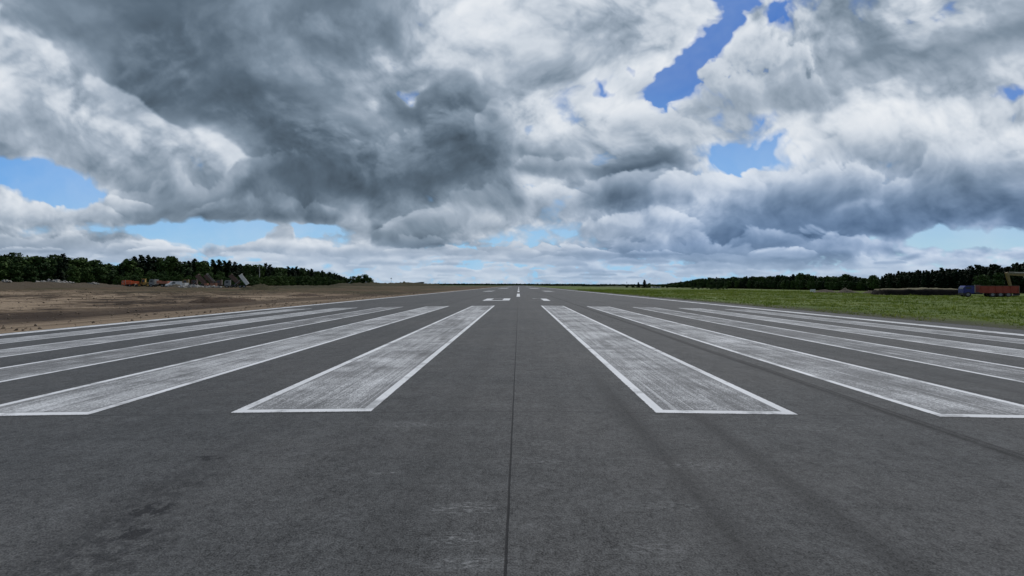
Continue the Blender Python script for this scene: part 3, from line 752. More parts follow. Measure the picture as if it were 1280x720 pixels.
# ------------------------------------------------------------------ the sky dome (clouds; open overhead, where the Sky Texture shows)
def build_sky():
    fa = np.concatenate([np.arange(-180, -58, 4.0), np.arange(-56, 56.01, .105), np.arange(58, 181, 4.0)])
    fe = np.concatenate([np.arange(-2.0, -.4, .8), np.arange(-.3, 35.0, .095), np.arange(35.5, 50.1, .75)])
    A, E = np.meshgrid(np.radians(fa), np.radians(fe))
    x, y, z = np.sin(A) * np.cos(E), np.cos(A) * np.cos(E), np.sin(E)
    rgb, al = cloud_fields(x.ravel(), y.ravel(), z.ravel())
    keep = (1 - sst(np.degrees(E.ravel()) + 3 * fbm(np.degrees(A.ravel()) * .1, np.degrees(E.ravel()) * .1, 4), 41, 47))
    V = np.stack([x, y, z], -1).reshape(-1, 3) * 26000.0
    me = np_mesh('sky', V, grid_faces(len(fa), len(fe))[:, ::-1], smooth=True)
    at = me.attributes.new('cloud_light', 'FLOAT_COLOR', 'POINT')
    at.data.foreach_set('color', np.concatenate([rgb, keep[:, None]], 1).astype(np.float32).ravel())
    m = bpy.data.materials.new('cloud_deck'); m.use_nodes = True; nt = m.node_tree; nt.nodes.clear(); g = NG(nt)
    a = g.new('ShaderNodeAttribute', attribute_name='cloud_light')
    em = g.new('ShaderNodeEmission'); g._in(em.inputs[0], a.outputs['Color'])
    tr = g.new('ShaderNodeBsdfTransparent'); mx = g.new('ShaderNodeMixShader'); g._in(mx.inputs[0], a.outputs['Alpha'])
    nt.links.new(tr.outputs[0], mx.inputs[1]); nt.links.new(em.outputs[0], mx.inputs[2])
    o = g.new('ShaderNodeOutputMaterial'); nt.links.new(mx.outputs[0], o.inputs[0])
    m.cycles.emission_sampling = 'NONE'
    tag(link('sky', me, m), 'broken grey and white cloud deck with blue gaps', 'sky', kind='structure')
build_sky()

def at(px, depth, z=None):
    x = .075 + (px - CX) / F_PX * depth
    return (x, depth, tz(x, depth) if z is None else z)
def top_at(ypx, depth): return EYE + (HY - ypx) / F_PX * depth

# ------------------------------------------------------------------ trees
def cards(C, size, nrm=None, r=rng, squash=1.0):
    """leaf-clump quads at centres C"""
    n = len(C)
    d = r.randn(n, 3); d /= np.linalg.norm(d, axis=1)[:, None]
    if nrm is not None: d = d * .8 + nrm; d /= np.linalg.norm(d, axis=1)[:, None] + 1e-9
    t = np.cross(d, r.randn(n, 3)); t /= np.linalg.norm(t, axis=1)[:, None] + 1e-9
    b = np.cross(d, t)
    s = (size * (.6 + .8 * r.rand(n)))[:, None]
    k = .55 + .5 * r.rand(n, 1)
    q = np.stack([C - t * s - b * s * k * .4, C + t * s * .2 - b * s * k, C + t * s + b * s * k * .3, C - t * s * .3 + b * s * k], 1)
    q[:, :, 2] = C[:, None, 2] + (q[:, :, 2] - C[:, None, 2]) * squash
    return q.reshape(-1, 3)
def crown_broad(seed, width=.34, base=.16, n_lobes=20, per=64):
    r = np.random.RandomState(seed); C, N = [], []
    for i in range(n_lobes):
        h = base + (1 - base) * (.08 + .80 * r.rand())
        prof = math.sin(math.pi * min(1, max(.12, (h - base) / (1 - base) * .86 + .12))) ** .7
        a = r.rand() * 2 * math.pi; rad = width * .62 * prof * math.sqrt(r.rand())
        c = np.array([math.cos(a) * rad, math.sin(a) * rad, h]); R_ = .10 + .075 * r.rand()
        d = r.randn(per, 3); d /= np.linalg.norm(d, axis=1)[:, None]
        rr = R_ * (.55 + .5 * r.rand(per, 1) ** .5)
        P = c + d * rr * np.array([1, 1, .85]); P[:, 2] = np.minimum(P[:, 2], .985)
        C.append(P); N.append(d)
    C, N = np.concatenate(C), np.concatenate(N)
    V = cards(C, np.full(len(C), .034), N, r)
    return V, np.arange(len(V)).reshape(-1, 4)
def crown_pine(seed, width=.19, base=.28, whorls=15, spruce=False):
    r = np.random.RandomState(seed); C, N = [], []
    for i in range(whorls):
        t = (i + .5) / whorls; h = base + (1 - base) * t
        if spruce: rad = width * (1.02 - t) ** .85
        else: rad = width * (math.sin(math.pi * (t * .80 + .20)) ** .6) * (.75 + .4 * r.rand())
        nb = int(5 + 6 * (1 - t))
        for j in range(nb):
            a = r.rand() * 2 * math.pi; ln = rad * (.65 + .5 * r.rand())
            m = 14; s = r.rand(m) ** .6
            P = np.stack([np.cos(a) * ln * s, np.sin(a) * ln * s, h - (.05 if spruce else -.02) * s + .008 * r.randn(m)], -1) + r.randn(m, 3) * .011
            C.append(P); N.append(np.tile([math.cos(a) * .4, math.sin(a) * .4, .9], (m, 1)))
    m = 26; C.append(np.stack([r.randn(m) * .009, r.randn(m) * .009, .90 + .10 * r.rand(m)], -1)); N.append(np.tile([0, 0, 1.], (m, 1)))
    C, N = np.concatenate(C), np.concatenate(N)
    V = cards(C, np.full(len(C), .029), N, r, .8)
    return V, np.arange(len(V)).reshape(-1, 4)
def trunk_mb(seed, top=.8, r0=.016, limbs=6, base=.25):
    r = random.Random(seed); mb = MB(); p = Vector((0, 0, -.02)); rad = r0
    for i in range(5):
        q = Vector((p.x + r.uniform(-.012, .012), p.y + r.uniform(-.012, .012), (i + 1) / 5 * top)); r2 = r0 * (1 - .17 * (i + 1))
        mb.tube(p, q, rad, r2, 7); p, rad = q, r2
    for i in range(limbs):
        h = base + (top - base) * (i + .5) / limbs; a = r.uniform(0, 6.28); ln = r.uniform(.08, .17)
        mb.tube((0, 0, h), (math.cos(a) * ln, math.sin(a) * ln, h + ln * .6), r0 * .38, r0 * .12, 5)
    return mb
def mesh_with(me, *ms):
    for m in ms: me.materials.append(m)
    return me
TREE = {}
for i in range(5):
    V, F = crown_broad(100 + i, width=(.30, .36, .27, .40, .33)[i], base=(.10, .14, .08, .12, .16)[i])
    TREE['broad', i] = (mesh_with(np_mesh('broad_crown', V, F), M['leaf']), mesh_with(trunk_mb(i).mesh('broad_trunk'), M['bark']))
for i in range(4):
    V, F = crown_pine(200 + i, width=(.20, .17, .22, .18)[i], base=(.22, .30, .18, .26)[i])
    TREE['pine', i] = (mesh_with(np_mesh('pine_crown', V, F), M['pine']), mesh_with(trunk_mb(20 + i, .95, .013, 5, .2).mesh('pine_trunk'), M['bark']))
for i in range(3):
    V, F = crown_pine(300 + i, width=(.21, .18, .24)[i], base=.05, whorls=18, spruce=True)
    TREE['spruce', i] = (mesh_with(np_mesh('spruce_crown', V, F), M['pine']), mesh_with(trunk_mb(30 + i, .96, .014, 3, .2).mesh('spruce_trunk'), M['bark']))
for i in range(3):
    V, F = crown_broad(400 + i, width=(.62, .75, .55)[i], base=.0, n_lobes=22)
    TREE['shrub', i] = (mesh_with(np_mesh('shrub_crown', V, F), M['shrub']), mesh_with(trunk_mb(40 + i, .6, .02, 5, .08).mesh('shrub_stem'), M['bark']))
PARTN = {'broad': ('crown', 'trunk'), 'pine': ('crown', 'trunk'), 'spruce': ('crown', 'trunk'), 'shrub': ('foliage', 'stem')}
NAMES = {'broad': 'broadleaf_tree', 'pine': 'pine_tree', 'spruce': 'spruce_tree', 'shrub': 'shrub'}
CAT = {'broad': 'tree', 'pine': 'tree', 'spruce': 'tree', 'shrub': 'shrub'}
COUNT = {}
def tree(kind, x, y, H, label, group, wid=1.0):
    keys = [k for k in TREE if k[0] == kind]; cr, tr = TREE[random.choice(keys)]
    z = tz(x, y)
    o = empty(NAMES[kind], (x, y, z - .1), random.uniform(0, 6.28), (H * wid, H * wid, H))
    tag(o, label, CAT[kind], group)
    for nm, me in zip(PARTN[kind], (cr, tr)):
        c = bpy.data.objects.new(nm, me); c.parent = o; COL.objects.link(c)
    COUNT[kind] = COUNT.get(kind, 0) + 1
    return o
def interp(px, pts): return float(np.interp(px, [p[0] for p in pts], [p[1] for p in pts]))
L_TOP = [(-60, 312), (0, 317), (25, 315.5), (40, 319), (75, 318.5), (95, 321), (118, 326), (140, 329), (155, 331), (159, 330), (161, 322), (200, 321.5), (240, 325.5), (290, 327.5), (330, 331), (350, 333), (380, 336), (400, 339), (420, 342.5), (436, 348)]
L_DEP = [(-60, 195), (0, 215), (120, 255), (158, 275), (165, 275), (240, 310), (290, 345), (350, 430), (400, 560), (436, 760)]
R_TOP = [(828, 355), (850, 352), (866, 350), (880, 348), (905, 347.5), (940, 346), (990, 345), (1003, 342), (1012, 345), (1040, 347), (1058, 344.5), (1072, 346.5), (1084, 349), (1092, 345), (1099, 349), (1103, 344), (1112, 340), (1140, 338), (1165, 336.5), (1200, 334.5), (1230, 331.5), (1260, 330.5), (1280, 327.5), (1330, 322)]
R_DEP = [(828, 1000), (850, 900), (866, 800), (905, 640), (990, 450), (1040, 390), (1099, 345), (1104, 335), (1200, 290), (1280, 255), (1330, 235)]
def row(pxs, tops, deps, kindf, labf, extra=0.0, hscale=1.0, wid=1.0):
    for px in pxs:
        d = interp(px, deps) + extra + random.uniform(-5, 5)
        x, y, z = at(px, d)
        H = max(3.0, (top_at(interp(px, tops), d) - z) * hscale * random.uniform(.92, 1.06))
        k = kindf(px); lab, grp = labf(px, k)
        tree(k, x, y, H, lab, grp, wid * random.uniform(.9, 1.15))
def spread(a, b, tops, deps, frac):
    out = []; px = a
    while px < b:
        d = interp(px, deps); H = top_at(interp(px, tops), d) + .5
        out.append(px + random.uniform(-.5, .5)); px += max(1.6, H * frac / d * F_PX)
    return out
KN = {'broad': 'broadleaf tree', 'pine': 'pine', 'spruce': 'spruce'}
def lab_left(px, k):
    if px < 157: return 'tall dark %s in the wood behind the long earth bank' % KN[k], '%ss behind the earth bank' % KN[k]
    if px < 300: return 'dark %s standing behind the parked construction machines' % KN[k], '%ss behind the machines' % KN[k]
    return '%s in the tapering end of the wood, behind low green shrubs' % KN[k], '%ss at the tapering end of the left wood' % KN[k]
def lab_right(px, k):
    if px > 1101: return 'dark %s in the straight dense row behind the red tipper truck' % KN[k], '%ss behind the red truck' % KN[k]
    if px > 866: return '%s in the mixed green wood beyond the grass verge' % KN[k], '%ss beyond the grass verge' % KN[k]
    return 'small far %s where the right wood thins out near the horizon' % KN[k], 'far %ss of the right wood' % KN[k]
def pick(*opts):
    ks = [k for k, w in opts]; ws = [w for k, w in opts]
    return lambda px: random.choices(ks, ws)[0]
row(spread(-40, 157, L_TOP, L_DEP, .26), L_TOP, L_DEP, pick(('broad', 7), ('pine', 2)), lab_left)
row(spread(-40, 157, L_TOP, L_DEP, .42), L_TOP, L_DEP, pick(('broad', 8), ('spruce', 1)), lab_left, -14, .74)
row(spread(160, 300, L_TOP, L_DEP, .22), L_TOP, L_DEP, pick(('broad', 3), ('pine', 6)), lab_left)
row(spread(160, 300, L_TOP, L_DEP, .40), L_TOP, L_DEP, pick(('broad', 9), ('pine', 1)), lab_left, -16, .62)
row(spread(300, 436, L_TOP, L_DEP, .21), L_TOP, L_DEP, pick(('broad', 3), ('pine', 6)), lab_left)
row(spread(1103, 1310, R_TOP, R_DEP, .155), R_TOP, R_DEP, pick(('pine', 5), ('spruce', 4)), lab_right)
row(spread(1104, 1310, R_TOP, R_DEP, .22), R_TOP, R_DEP, pick(('pine', 5), ('spruce', 3)), lab_right, -9, .88)
row(spread(866, 1086, R_TOP, R_DEP, .26), R_TOP, R_DEP, pick(('broad', 7), ('pine', 2)), lab_right, 0, 1.09)
row(spread(866, 1086, R_TOP, R_DEP, .42), R_TOP, R_DEP, pick(('broad', 9), ('pine', 1)), lab_right, -18, .72)
row(spread(830, 866, R_TOP, R_DEP, .34), R_TOP, R_DEP, pick(('pine', 3), ('broad', 3)), lab_right)
def one(kind, px, d, ytop, label, wid=1.0, group=None):
    x, y, z = at(px, d); return tree(kind, x, y, top_at(ytop, d) - z, label, group, wid)
one('broad', 1092, 330, 342.3, 'round broadleaf tree standing alone at the left end of the conifer row', 1.1)
one('broad', 1246, 215, 339, 'lighter green broadleaf tree in front of the conifers, just left of the excavator', 1.0)
one('broad', 1228, 222, 342, 'lighter green broadleaf tree in front of the conifers, above the red truck body', 1.1)
one('broad', 442, 425, 345.0, 'leftmost, narrower tree of the small clump past the left wood', 1.3)
one('broad', 448, 420, 344.0, 'second tree from the left in the small clump past the left wood', 1.3)
one('broad', 455, 415, 342.6, 'broadest and tallest rounded tree in the small clump past the left wood', 1.7)
one('broad', 463, 425, 346.5, 'low rounded tree at the right edge of the small clump past the left wood', 1.6)
one('spruce', 805.5, 520, 349.3, 'tall conical spruce in the small far clump right of the runway', 2.0)
one('spruce', 798, 525, 352.4, 'short pointed spruce left of the tallest tree in the far clump', 2.2)
one('broad', 811, 530, 352.8, 'low rounded tree right of the conical spruce in the far clump', 1.6)
one('broad', 791.5, 540, 355, 'lowest bush-like tree at the left of the far clump', 1.8)
one('broad', 784, 560, 355.3, 'tiny dark tree beside the reddish mast', 1.8)
for i in range(8):
    one('broad', 816 + i * 6.2, 620 + 15 * i, 355.2 - .25 * i + random.uniform(-.4, .4), 'low far tree between the conical spruce clump and the right wood', 1.8, 'low far trees right of the spruce clump')
# shrubs in front of the left wood
for px in np.arange(300, 428, 4.4):
    d = interp(px, [(300, 225), (428, 380)]) + random.uniform(-6, 6)
    x, y, z = at(px, d); tree('shrub', x, y, (top_at(interp(px, [(300, 345), (340, 343.5), (400, 345.5), (428, 350)]), d) - z) * random.uniform(.85, 1.05), 'light green shrub in the low belt before the left wood', 'shrubs before the left wood', random.uniform(.9, 1.2))
for px in np.arange(150, 300, 9.5):
    d = 205 + random.uniform(-8, 8)
    x, y, z = at(px, d); tree('shrub', x, y, (top_at(interp(px, [(150, 344), (200, 340), (300, 344)]), d) - z) * random.uniform(.75, 1.05), 'green shrub close behind the parked construction machines', 'shrubs behind the machines', random.uniform(.8, 1.1))
for px in (866, 874, 888, 897, 905):
    d = 330; x, y, z = at(px, d); tree('shrub', x, y, (top_at(356, d) - z) * random.uniform(.85, 1.1), 'dark shrub at the foot of the right wood beyond the grass', 'shrubs at the foot of the right wood', 1.2)

def woods(name, label, pts, H, n, size, seed):
    """a wood that reads as one mass: leaf clumps filled through a long strip (pts: x, y of its front edge and its depth)"""
    r = np.random.RandomState(seed); pts = np.array(pts, float)
    seg = np.hypot(np.diff(pts[:, 0]), np.diff(pts[:, 1])); cum = np.concatenate([[0], np.cumsum(seg)])
    t = r.rand(n) * cum[-1]
    x = np.interp(t, cum, pts[:, 0]); y = np.interp(t, cum, pts[:, 1]); dep = np.interp(t, cum, pts[:, 2]); h = np.interp(t, cum, pts[:, 3])
    q = r.rand(n); ang = np.arctan2(x, y)
    x = x + np.sin(ang) * q * dep; y = y + np.cos(ang) * q * dep
    hh = h * (.80 + .28 * fbm(x * .09, y * .09, 4, seed=seed) + .22 * fbm(x * .4, y * .4, 2, seed=seed + 1)) * H
    z = terrain(x, y) + hh * r.rand(n) ** .75
    V = cards(np.stack([x, y, z], -1), np.full(n, size), None, r)
    o = link(name, np_mesh(name, V, np.arange(len(V)).reshape(-1, 4)), M['wood_far'])
    tag(o, label, 'wood', kind='stuff')
def strip(pxs, deps, tops, extra, depth, under):
    out = []
    for px in pxs:
        d = interp(px, deps) + extra; x, y, z = at(px, d)
        out.append((x, y, depth, max(2.0, (top_at(interp(px, tops), d) - z) * under)))
    return out
woods('woods', 'dense dark mass of trees filling the left wood behind its front rows', strip(np.linspace(-60, 434, 40), L_DEP, L_TOP, 8, 30, .97), 1.0, 26000, 1.5, 51)
woods('woods', 'dense dark mass of trees filling the right wood behind its front rows', strip(np.linspace(834, 1330, 40), R_DEP, R_TOP, 8, 34, 1.0), 1.0, 26000, 1.6, 52)
def far_line(pxs, d, ytop): return [(*at(px, d)[:2], 120, max(1.5, top_at(ytop, d) - at(px, d)[2])) for px in pxs]
woods('woods', 'thin dark line of distant woods on the horizon left of and beyond the runway', far_line(np.linspace(380, 730, 30), 2900, 355.0), 1.0, 9000, 6.0, 53)
woods('woods', 'thin dark line of distant woods on the horizon to the right of the runway', far_line(np.linspace(715, 900, 16), 2300, 355.6), 1.0, 5000, 5.0, 54)
woods('woods', 'distant low wooded rise right of the runway', [(*at(px, 1700)[:2], 80, h) for px, h in ((728, 2), (738, 4.5), (746, 6.5), (752, 4), (756, 2))], 1.0, 900, 3.2, 55)

# ------------------------------------------------------------------ heaps and banks of earth and rubble
def soil_mat(name, a, b_, top=None):
    m, g, b = mat(name); p = pos(g)
    n = g.noise(p, .9, 7, .65); n2 = g.noise(p, 6, 4, .6)
    c = g.mix(g.step(g.mad(n, .7, g.mul(n2, .3)), .35, .65), a, b_)
    if top:
        geo = g.new('ShaderNodeNewGeometry'); nz = g.xyz(geo.outputs['Normal'])[2]
        z = g.xyz(p)[2]
        c = g.mix(g.mul(g.step(nz, .72, .93), g.step(n2, .25, .5)), c, top)
    g._in(b.inputs['Base Color'], c); b.inputs['Roughness'].default_value = .95; b.inputs['Specular IOR Level'].default_value = .15
    bump(g, b, g.mad(n2, .6, n), .9, .25)
    return m
M['soil'] = soil_mat('brown_soil', (.050, .034, .024), (.105, .075, .052)); M['gravel'] = soil_mat('grey_gravel', (.080, .068, .050), (.130, .115, .085))
M['shade_painted_soil'] = soil_mat('shade_painted_soil', (.008, .007, .006), (.022, .017, .013), (.17, .155, .095)); M['bank'] = soil_mat('weedy_soil', (.042, .031, .023), (.080, .060, .043), (.09, .072, .050))  # right bank: shade of its face painted in as near-black, dry grass on top
M['olive'] = soil_mat('grassy_soil', (.040, .036, .022), (.07, .062, .032))
def heap(name, label, cat, path, m, seed, group=None, rough=.35, steep=1.0):
    """ridge of loose material: path of (x, y, half width, height)"""
    path = np.array(path, float)
    if len(path) == 1:
        x, y, w, h = path[0]; path = np.array([(x - w * .5, y, w, h * .85), (x, y, w, h), (x + w * .5, y, w, h * .85)])
    seg = np.hypot(np.diff(path[:, 0]), np.diff(path[:, 1])); cum = np.concatenate([[0], np.cumsum(seg)])
    W = path[:, 2].max()
    n = int(min(260, max(24, cum[-1] / W * 8))); k = 22
    t = np.linspace(-path[0, 2], cum[-1] + path[-1, 2], n)
    tc = np.clip(t, 0, cum[-1])
    cx, cy, w, h = (np.interp(tc, cum, path[:, i]) for i in range(4))
    dx = np.gradient(np.interp(np.clip(t, 1e-6, cum[-1] - 1e-6), cum, path[:, 0])); 
    d0 = path[-1, :2] - path[0, :2]; d0 = d0 / np.linalg.norm(d0)
    cx = cx + d0[0] * (t - tc); cy = cy + d0[1] * (t - tc)
    nx, ny = -d0[1], d0[0]
    s = np.linspace(-1, 1, k)
    T, S = np.meshgrid(np.arange(n), s, indexing='ij')
    endf = np.where(t < 0, -t / path[0, 2], np.where(t > cum[-1], (t - cum[-1]) / path[-1, 2], 0))
    rr = np.sqrt(S ** 2 + endf[T] ** 2)
    X = cx[T] + nx * S * w[T]; Y = cy[T] + ny * S * w[T]
    prof = np.minimum(np.clip(1 - rr, 0, 1) * steep, .75 + .25 * np.clip(1 - rr, 0, 1)) if steep > 1 else np.clip(1 - rr, 0, 1); prof = prof ** .9 * (1.25 - .25 * prof)
    Wl = w[T]
    nz = 1 + rough * (1.3 * fbm(X / Wl * 1.1, Y / Wl * 1.1, 5, .6, seed=seed) + .8 * billow(X / Wl * 2.3, Y / Wl * 2.3, 3, .5, seed=seed + 2))
    Z = terrain(X.ravel(), Y.ravel()).reshape(X.shape) - .06 + h[T] * prof * nz
    o0 = np.array([path[:, 0].mean(), path[:, 1].mean(), 0.0])
    V = np.stack([X, Y, Z], -1).reshape(-1, 3) - o0
    o = link(name, np_mesh(name, V, grid_faces(k, n), smooth=True), m); o.location = o0
    return tag(o, label, cat, group)
def P(px, d): return at(px, d)[:2]
heap('earth_bank', 'long brown earth bank on the far left with pale rubble on top', 'earth bank', [(*P(-70, 104), 6, 2.0), (*P(0, 118), 7, 2.05), (*P(70, 130), 7, 1.75), (*P(128, 148), 6, 1.2), (*P(150, 158), 4, .7)], M['bank'], 61, rough=.22)
heap('dirt_pile', 'small dark conical dirt pile on the bare ground left of the runway', 'dirt pile', [(*P(266, 50), 1.7, .72)], M['soil'], 62)
heap('dirt_pile', 'long low dark dirt pile beside the tan strip, right of the conical one', 'dirt pile', [(*P(284, 50), 1.1, .38), (*P(296, 52), 1.5, .5), (*P(312, 55), 1.2, .36)], M['soil'], 63)
heap('dirt_pile', 'rounded olive heap right of the white framed tipper body', 'dirt pile', [(*P(314, 135), 3.5, 1.3), (*P(326, 138), 4.0, 1.9), (*P(338, 142), 3.0, 1.1)], M['olive'], 64)
heap('dirt_pile', 'low weedy ridge along the middle of the left field', 'dirt pile', [(*P(345, 165), 5, .9), (*P(385, 190), 5, 1.1), (*P(420, 215), 5, .7)], M['olive'], 65)
heap('dirt_pile', 'long dark far ridge beneath the small tree clump on the left', 'dirt pile', [(*P(425, 330), 9, 1.8), (*P(455, 345), 10, 2.6), (*P(480, 370), 9, 2.8), (*P(500, 400), 9, 2.4)], M['olive'], 66)
heap('dirt_pile', 'far dark mound on the horizon beside the slanted roof building', 'dirt pile', [(*P(495, 480), 9, 3.6), (*P(512, 500), 10, 4.2), (*P(528, 520), 10, 3.4), (*P(548, 560), 9, 2.2)], M['olive'], 67)
heap('dirt_pile', 'low brown hump near the runway edge beyond the left dirt strip', 'dirt pile', [(*P(372, 75), 2.2, .40), (*P(392, 82), 2.0, .38)], M['soil'], 68)
heap('earth_bank', 'long dark bank with dry grass on top, left of the blue cab', 'earth bank', [(*P(1107, 95), 2.6, 1.45), (*P(1150, 93), 2.8, 1.62), (*P(1187, 92), 2.4, 1.5)], M['shade_painted_soil'], 69, rough=.10, steep=3.2)
heap('dirt_pile', 'leftmost of the three grey heaps at the edge of the right grass', 'dirt pile', [(*P(1031, 126), 2.4, 1.0)], M['gravel'], 70)
heap('dirt_pile', 'tallest pointed grey heap, middle of the three on the right', 'dirt pile', [(*P(1057, 124), 2.3, 1.35), (*P(1064, 124), 2.0, .7)], M['gravel'], 71)
heap('dirt_pile', 'flat-topped grey heap beside the left end of the dark bank', 'dirt pile', [(*P(1087, 112), 1.7, .85), (*P(1096, 111), 1.5, .85)], M['gravel'], 72)
heap('gravel_pile', 'grey gravel cone in front of the pale container', 'gravel pile', [(*P(219, 154), 2.0, 1.3)], M['gravel'], 73)

def rubble(name, label, px, d, w, h, n, m, seed, zoff=0.0, cat='rubble pile'):
    r = random.Random(seed); mb = MB(); x0, y0, z0 = at(px, d)
    for i in range(n):
        a = r.uniform(0, 6.28); q = math.sqrt(r.random()); cx, cy = math.cos(a) * q * w, math.sin(a) * q * w * .6
        s = r.uniform(.25, .75) * min(1.0, h); cz = h * (1 - q) * r.uniform(.2, 1.0)
        vs = []
        rot = Euler((r.uniform(-.6, .6), r.uniform(-.6, .6), r.uniform(0, 6.28))).to_matrix()
        sx, sy, sz = s * r.uniform(.6, 1.3), s * r.uniform(.5, 1.0), s * r.uniform(.25, .6)
        for zz in (-1, 1):
            for yy in (-1, 1):
                for xx in (-1, 1):
                    vs.append(rot @ Vector((xx * sx * r.uniform(.7, 1), yy * sy * r.uniform(.7, 1), zz * sz * r.uniform(.7, 1))) + Vector((cx, cy, cz)))
        mb.add(vs, [(0, 2, 3, 1), (4, 5, 7, 6), (0, 1, 5, 4), (2, 6, 7, 3), (0, 4, 6, 2), (1, 3, 7, 5)])
    o = mb.build(name, m); o.location = (x0, y0, z0 + zoff); return tag(o, label, cat)
rubble('rubble_pile', 'pale concrete rubble spread on top of the left earth bank', 64, 131, 3.4, .9, 70, M['concrete'], 1, 1.55)
rubble('rubble_pile', 'long flat run of pale rubble on the bank, right of the larger heap', 80, 134, 3.2, .6, 60, M['concrete'], 2, 1.4)
rubble('rubble_pile', 'small pale rubble heap near the low right end of the bank', 116, 143, 1.6, .7, 34, M['concrete'], 3, 1.05)
rubble('rubble_pile', 'single small pale chunk heap at the far left of the bank', 8, 119, 1.0, .7, 14, M['concrete'], 4, 1.9)
rubble('rubble_pile', 'whitish broken concrete in front of the two raised brown tippers', 240, 152, 4.6, 1.3, 110, M['concrete'], 5, 0.0)
rubble('rubble_pile', 'pale broken slabs in front of the reddish brick stack', 264, 152, 3.4, .8, 70, M['concrete'], 6, 0.0)

# ------------------------------------------------------------------ machines
def wheel(parent, x, y, r, w, m=None):
    mb = MB(); mb.tube((x, y - w / 2, r), (x, y + w / 2, r), r, r, 18)
    o = mb.build('wheel', M['tyre'], parent)
    hb = MB(); hb.tube((x, y - w / 2 - .02, r), (x, y + w / 2 + .02, r), r * .55, r * .5, 14)
    hb.build('hub', m or M['grey'], o)
def dump_truck(label, loc, rz, cab_m, bed_m, tilt=0.0, bed_l=4.2, bed_h=1.1, rim=None, cab_h=2.75, axles=None, group=None, bedz=1.25, name='dump_truck'):
    """front towards -x; the bed tips about its rear end"""
    root = empty(name, loc, rz); tag(root, label, 'truck', group)
    L = bed_l + 2.6
    ch = MB(); ch.box(.3, L, -.45, .45, .72, 1.02); ch.box(2.0, 3.0, -1.1, -.5, .55, 1.0); ch.box(2.0, 2.9, .5, 1.1, .55, 1.0); ch.box(-.05, .25, -1.15, 1.15, .45, .85)
    ch.build('chassis', M['black'], root)
    cb = MB(); cb.prism([(0, .75), (1.75, .75), (1.75, cab_h), (.35, cab_h), (.08, cab_h - .35), (0, 1.65)], -1.15, 1.15)
    cb.box(.35, 1.75, -1.17, 1.17, cab_h, cab_h + .06)
    cab = cb.build('cab', cab_m, root)
    gl = MB(); gl.prism([(-.015, 1.75), (.10, cab_h - .32), (.085, cab_h - .30), (-.03, 1.73)], -1.0, 1.0); gl.build('windscreen', M['glass'], cab)
    for s in (-1, 1):
        g2 = MB(); g2.prism([(.35, 1.72), (1.25, 1.72), (1.25, cab_h - .25), (.42, cab_h - .25)], s * 1.152, s * 1.172); g2.build('side_window', M['glass'], cab)
    ex = MB(); ex.tube((1.9, -.95, .9), (1.9, -.95, cab_h + .25), .07, .06, 8); ex.build('exhaust', M['steel'], root)
    # bed
    a = R(tilt); hx, hz = L - .1, bedz
    def T(x, z): return (hx + (x - hx) * math.cos(a) + (z - hz) * math.sin(a), hz - (x - hx) * math.sin(a) + (z - hz) * math.cos(a))
    bx0 = L - bed_l; bd = MB()
    def tp(pts, y0, y1, mi=0): bd.prism([T(*p) for p in pts], y0, y1, mi)
    tp([(bx0, hz), (L + .1, hz), (L + .1, hz + .10), (bx0, hz + .10)], -1.2, 1.2)
    for s in (-1, 1):
        tp([(bx0, hz + .1), (L + .1, hz + .1), (L + .1, hz + bed_h), (bx0, hz + bed_h)], s * 1.14, s * 1.2)
        for q in np.linspace(bx0 + .15, L - .1, 6): tp([(q, hz + .1), (q + .12, hz + .1), (q + .12, hz + bed_h - .02), (q, hz + bed_h - .02)], s * 1.202, s * 1.27)
        tp([(bx0, hz + bed_h), (L + .1, hz + bed_h), (L + .1, hz + bed_h + .1), (bx0, hz + bed_h + .1)], s * 1.12, s * 1.26, 1)
        tp([(L + .0, hz + .1), (L + .12, hz + .1), (L + .12, hz + bed_h), (L, hz + bed_h)], s * 1.205, s * 1.275, 1)
    tp([(bx0, hz + .1), (bx0 + .08, hz + .1), (bx0 + .08, hz + bed_h + .12), (bx0, hz + bed_h + .12)], -1.14, 1.14)
    tp([(bx0 - .03, hz + bed_h + .12), (bx0 + .12, hz + bed_h + .12), (bx0 + .12, hz + bed_h + .24), (bx0 - .03, hz + bed_h + .24)], -1.26, 1.26, 1)
    if tilt < 5: tp([(L + .02, hz + .1), (L + .09, hz + .1), (L + .09, hz + bed_h), (L + .02, hz + bed_h)], -1.13, 1.13)
    bd.build('dump_bed', [bed_m, rim or bed_m], root)
    if tilt > 5:
        e = T(bx0 + bed_l * .35, hz); rm = MB(); rm.tube((2.9, 0, 1.0), (e[0], 0, e[1]), .12, .08, 10); rm.build('lifting_ram', M['grey'], root)
    for q in axles or (.75, L - 1.75, L - .55):
        for s in (-1, 1): wheel(root, q, s * .98, .52, .36)
    return root
def truck_at(px, d, *args, **kw): x, y, z = at(px, d); return (x, y, z)
tk = dump_truck('blue cab tipper truck with long dark red body on the right grass', (at(1201, 81)[0], 81, tz(*P(1230, 81)) - .02), R(-25), M['blue'], M['red'], 0, 5.9, 1.45, cab_h=2.35, bedz=.85, axles=(.75, 4.6, 5.8, 7.0), rim=M['rust'])
tk.scale = (.85, .85, .85)
dump_truck('rightmost raised tipper body, white rimmed, beside the olive heap', (at(281, 160)[0], 160, tz(*P(288, 160))), R(26), M['grey'], M['white'], 56, 4.0, 1.0, rim=M['white'])
dump_truck('dark brown raised tipper body next to the white rimmed one', (at(270.5, 163)[0], 163, tz(*P(278, 163))), R(24), M['rust'], M['rust'], 48, 4.0, 1.1)
dump_truck('brown raised tipper with dull yellow cab behind the pale rubble', (at(229, 165)[0], 165, tz(*P(236, 165))), R(22), M['dull_yellow'], M['rust'], 50, 3.7, 1.1)
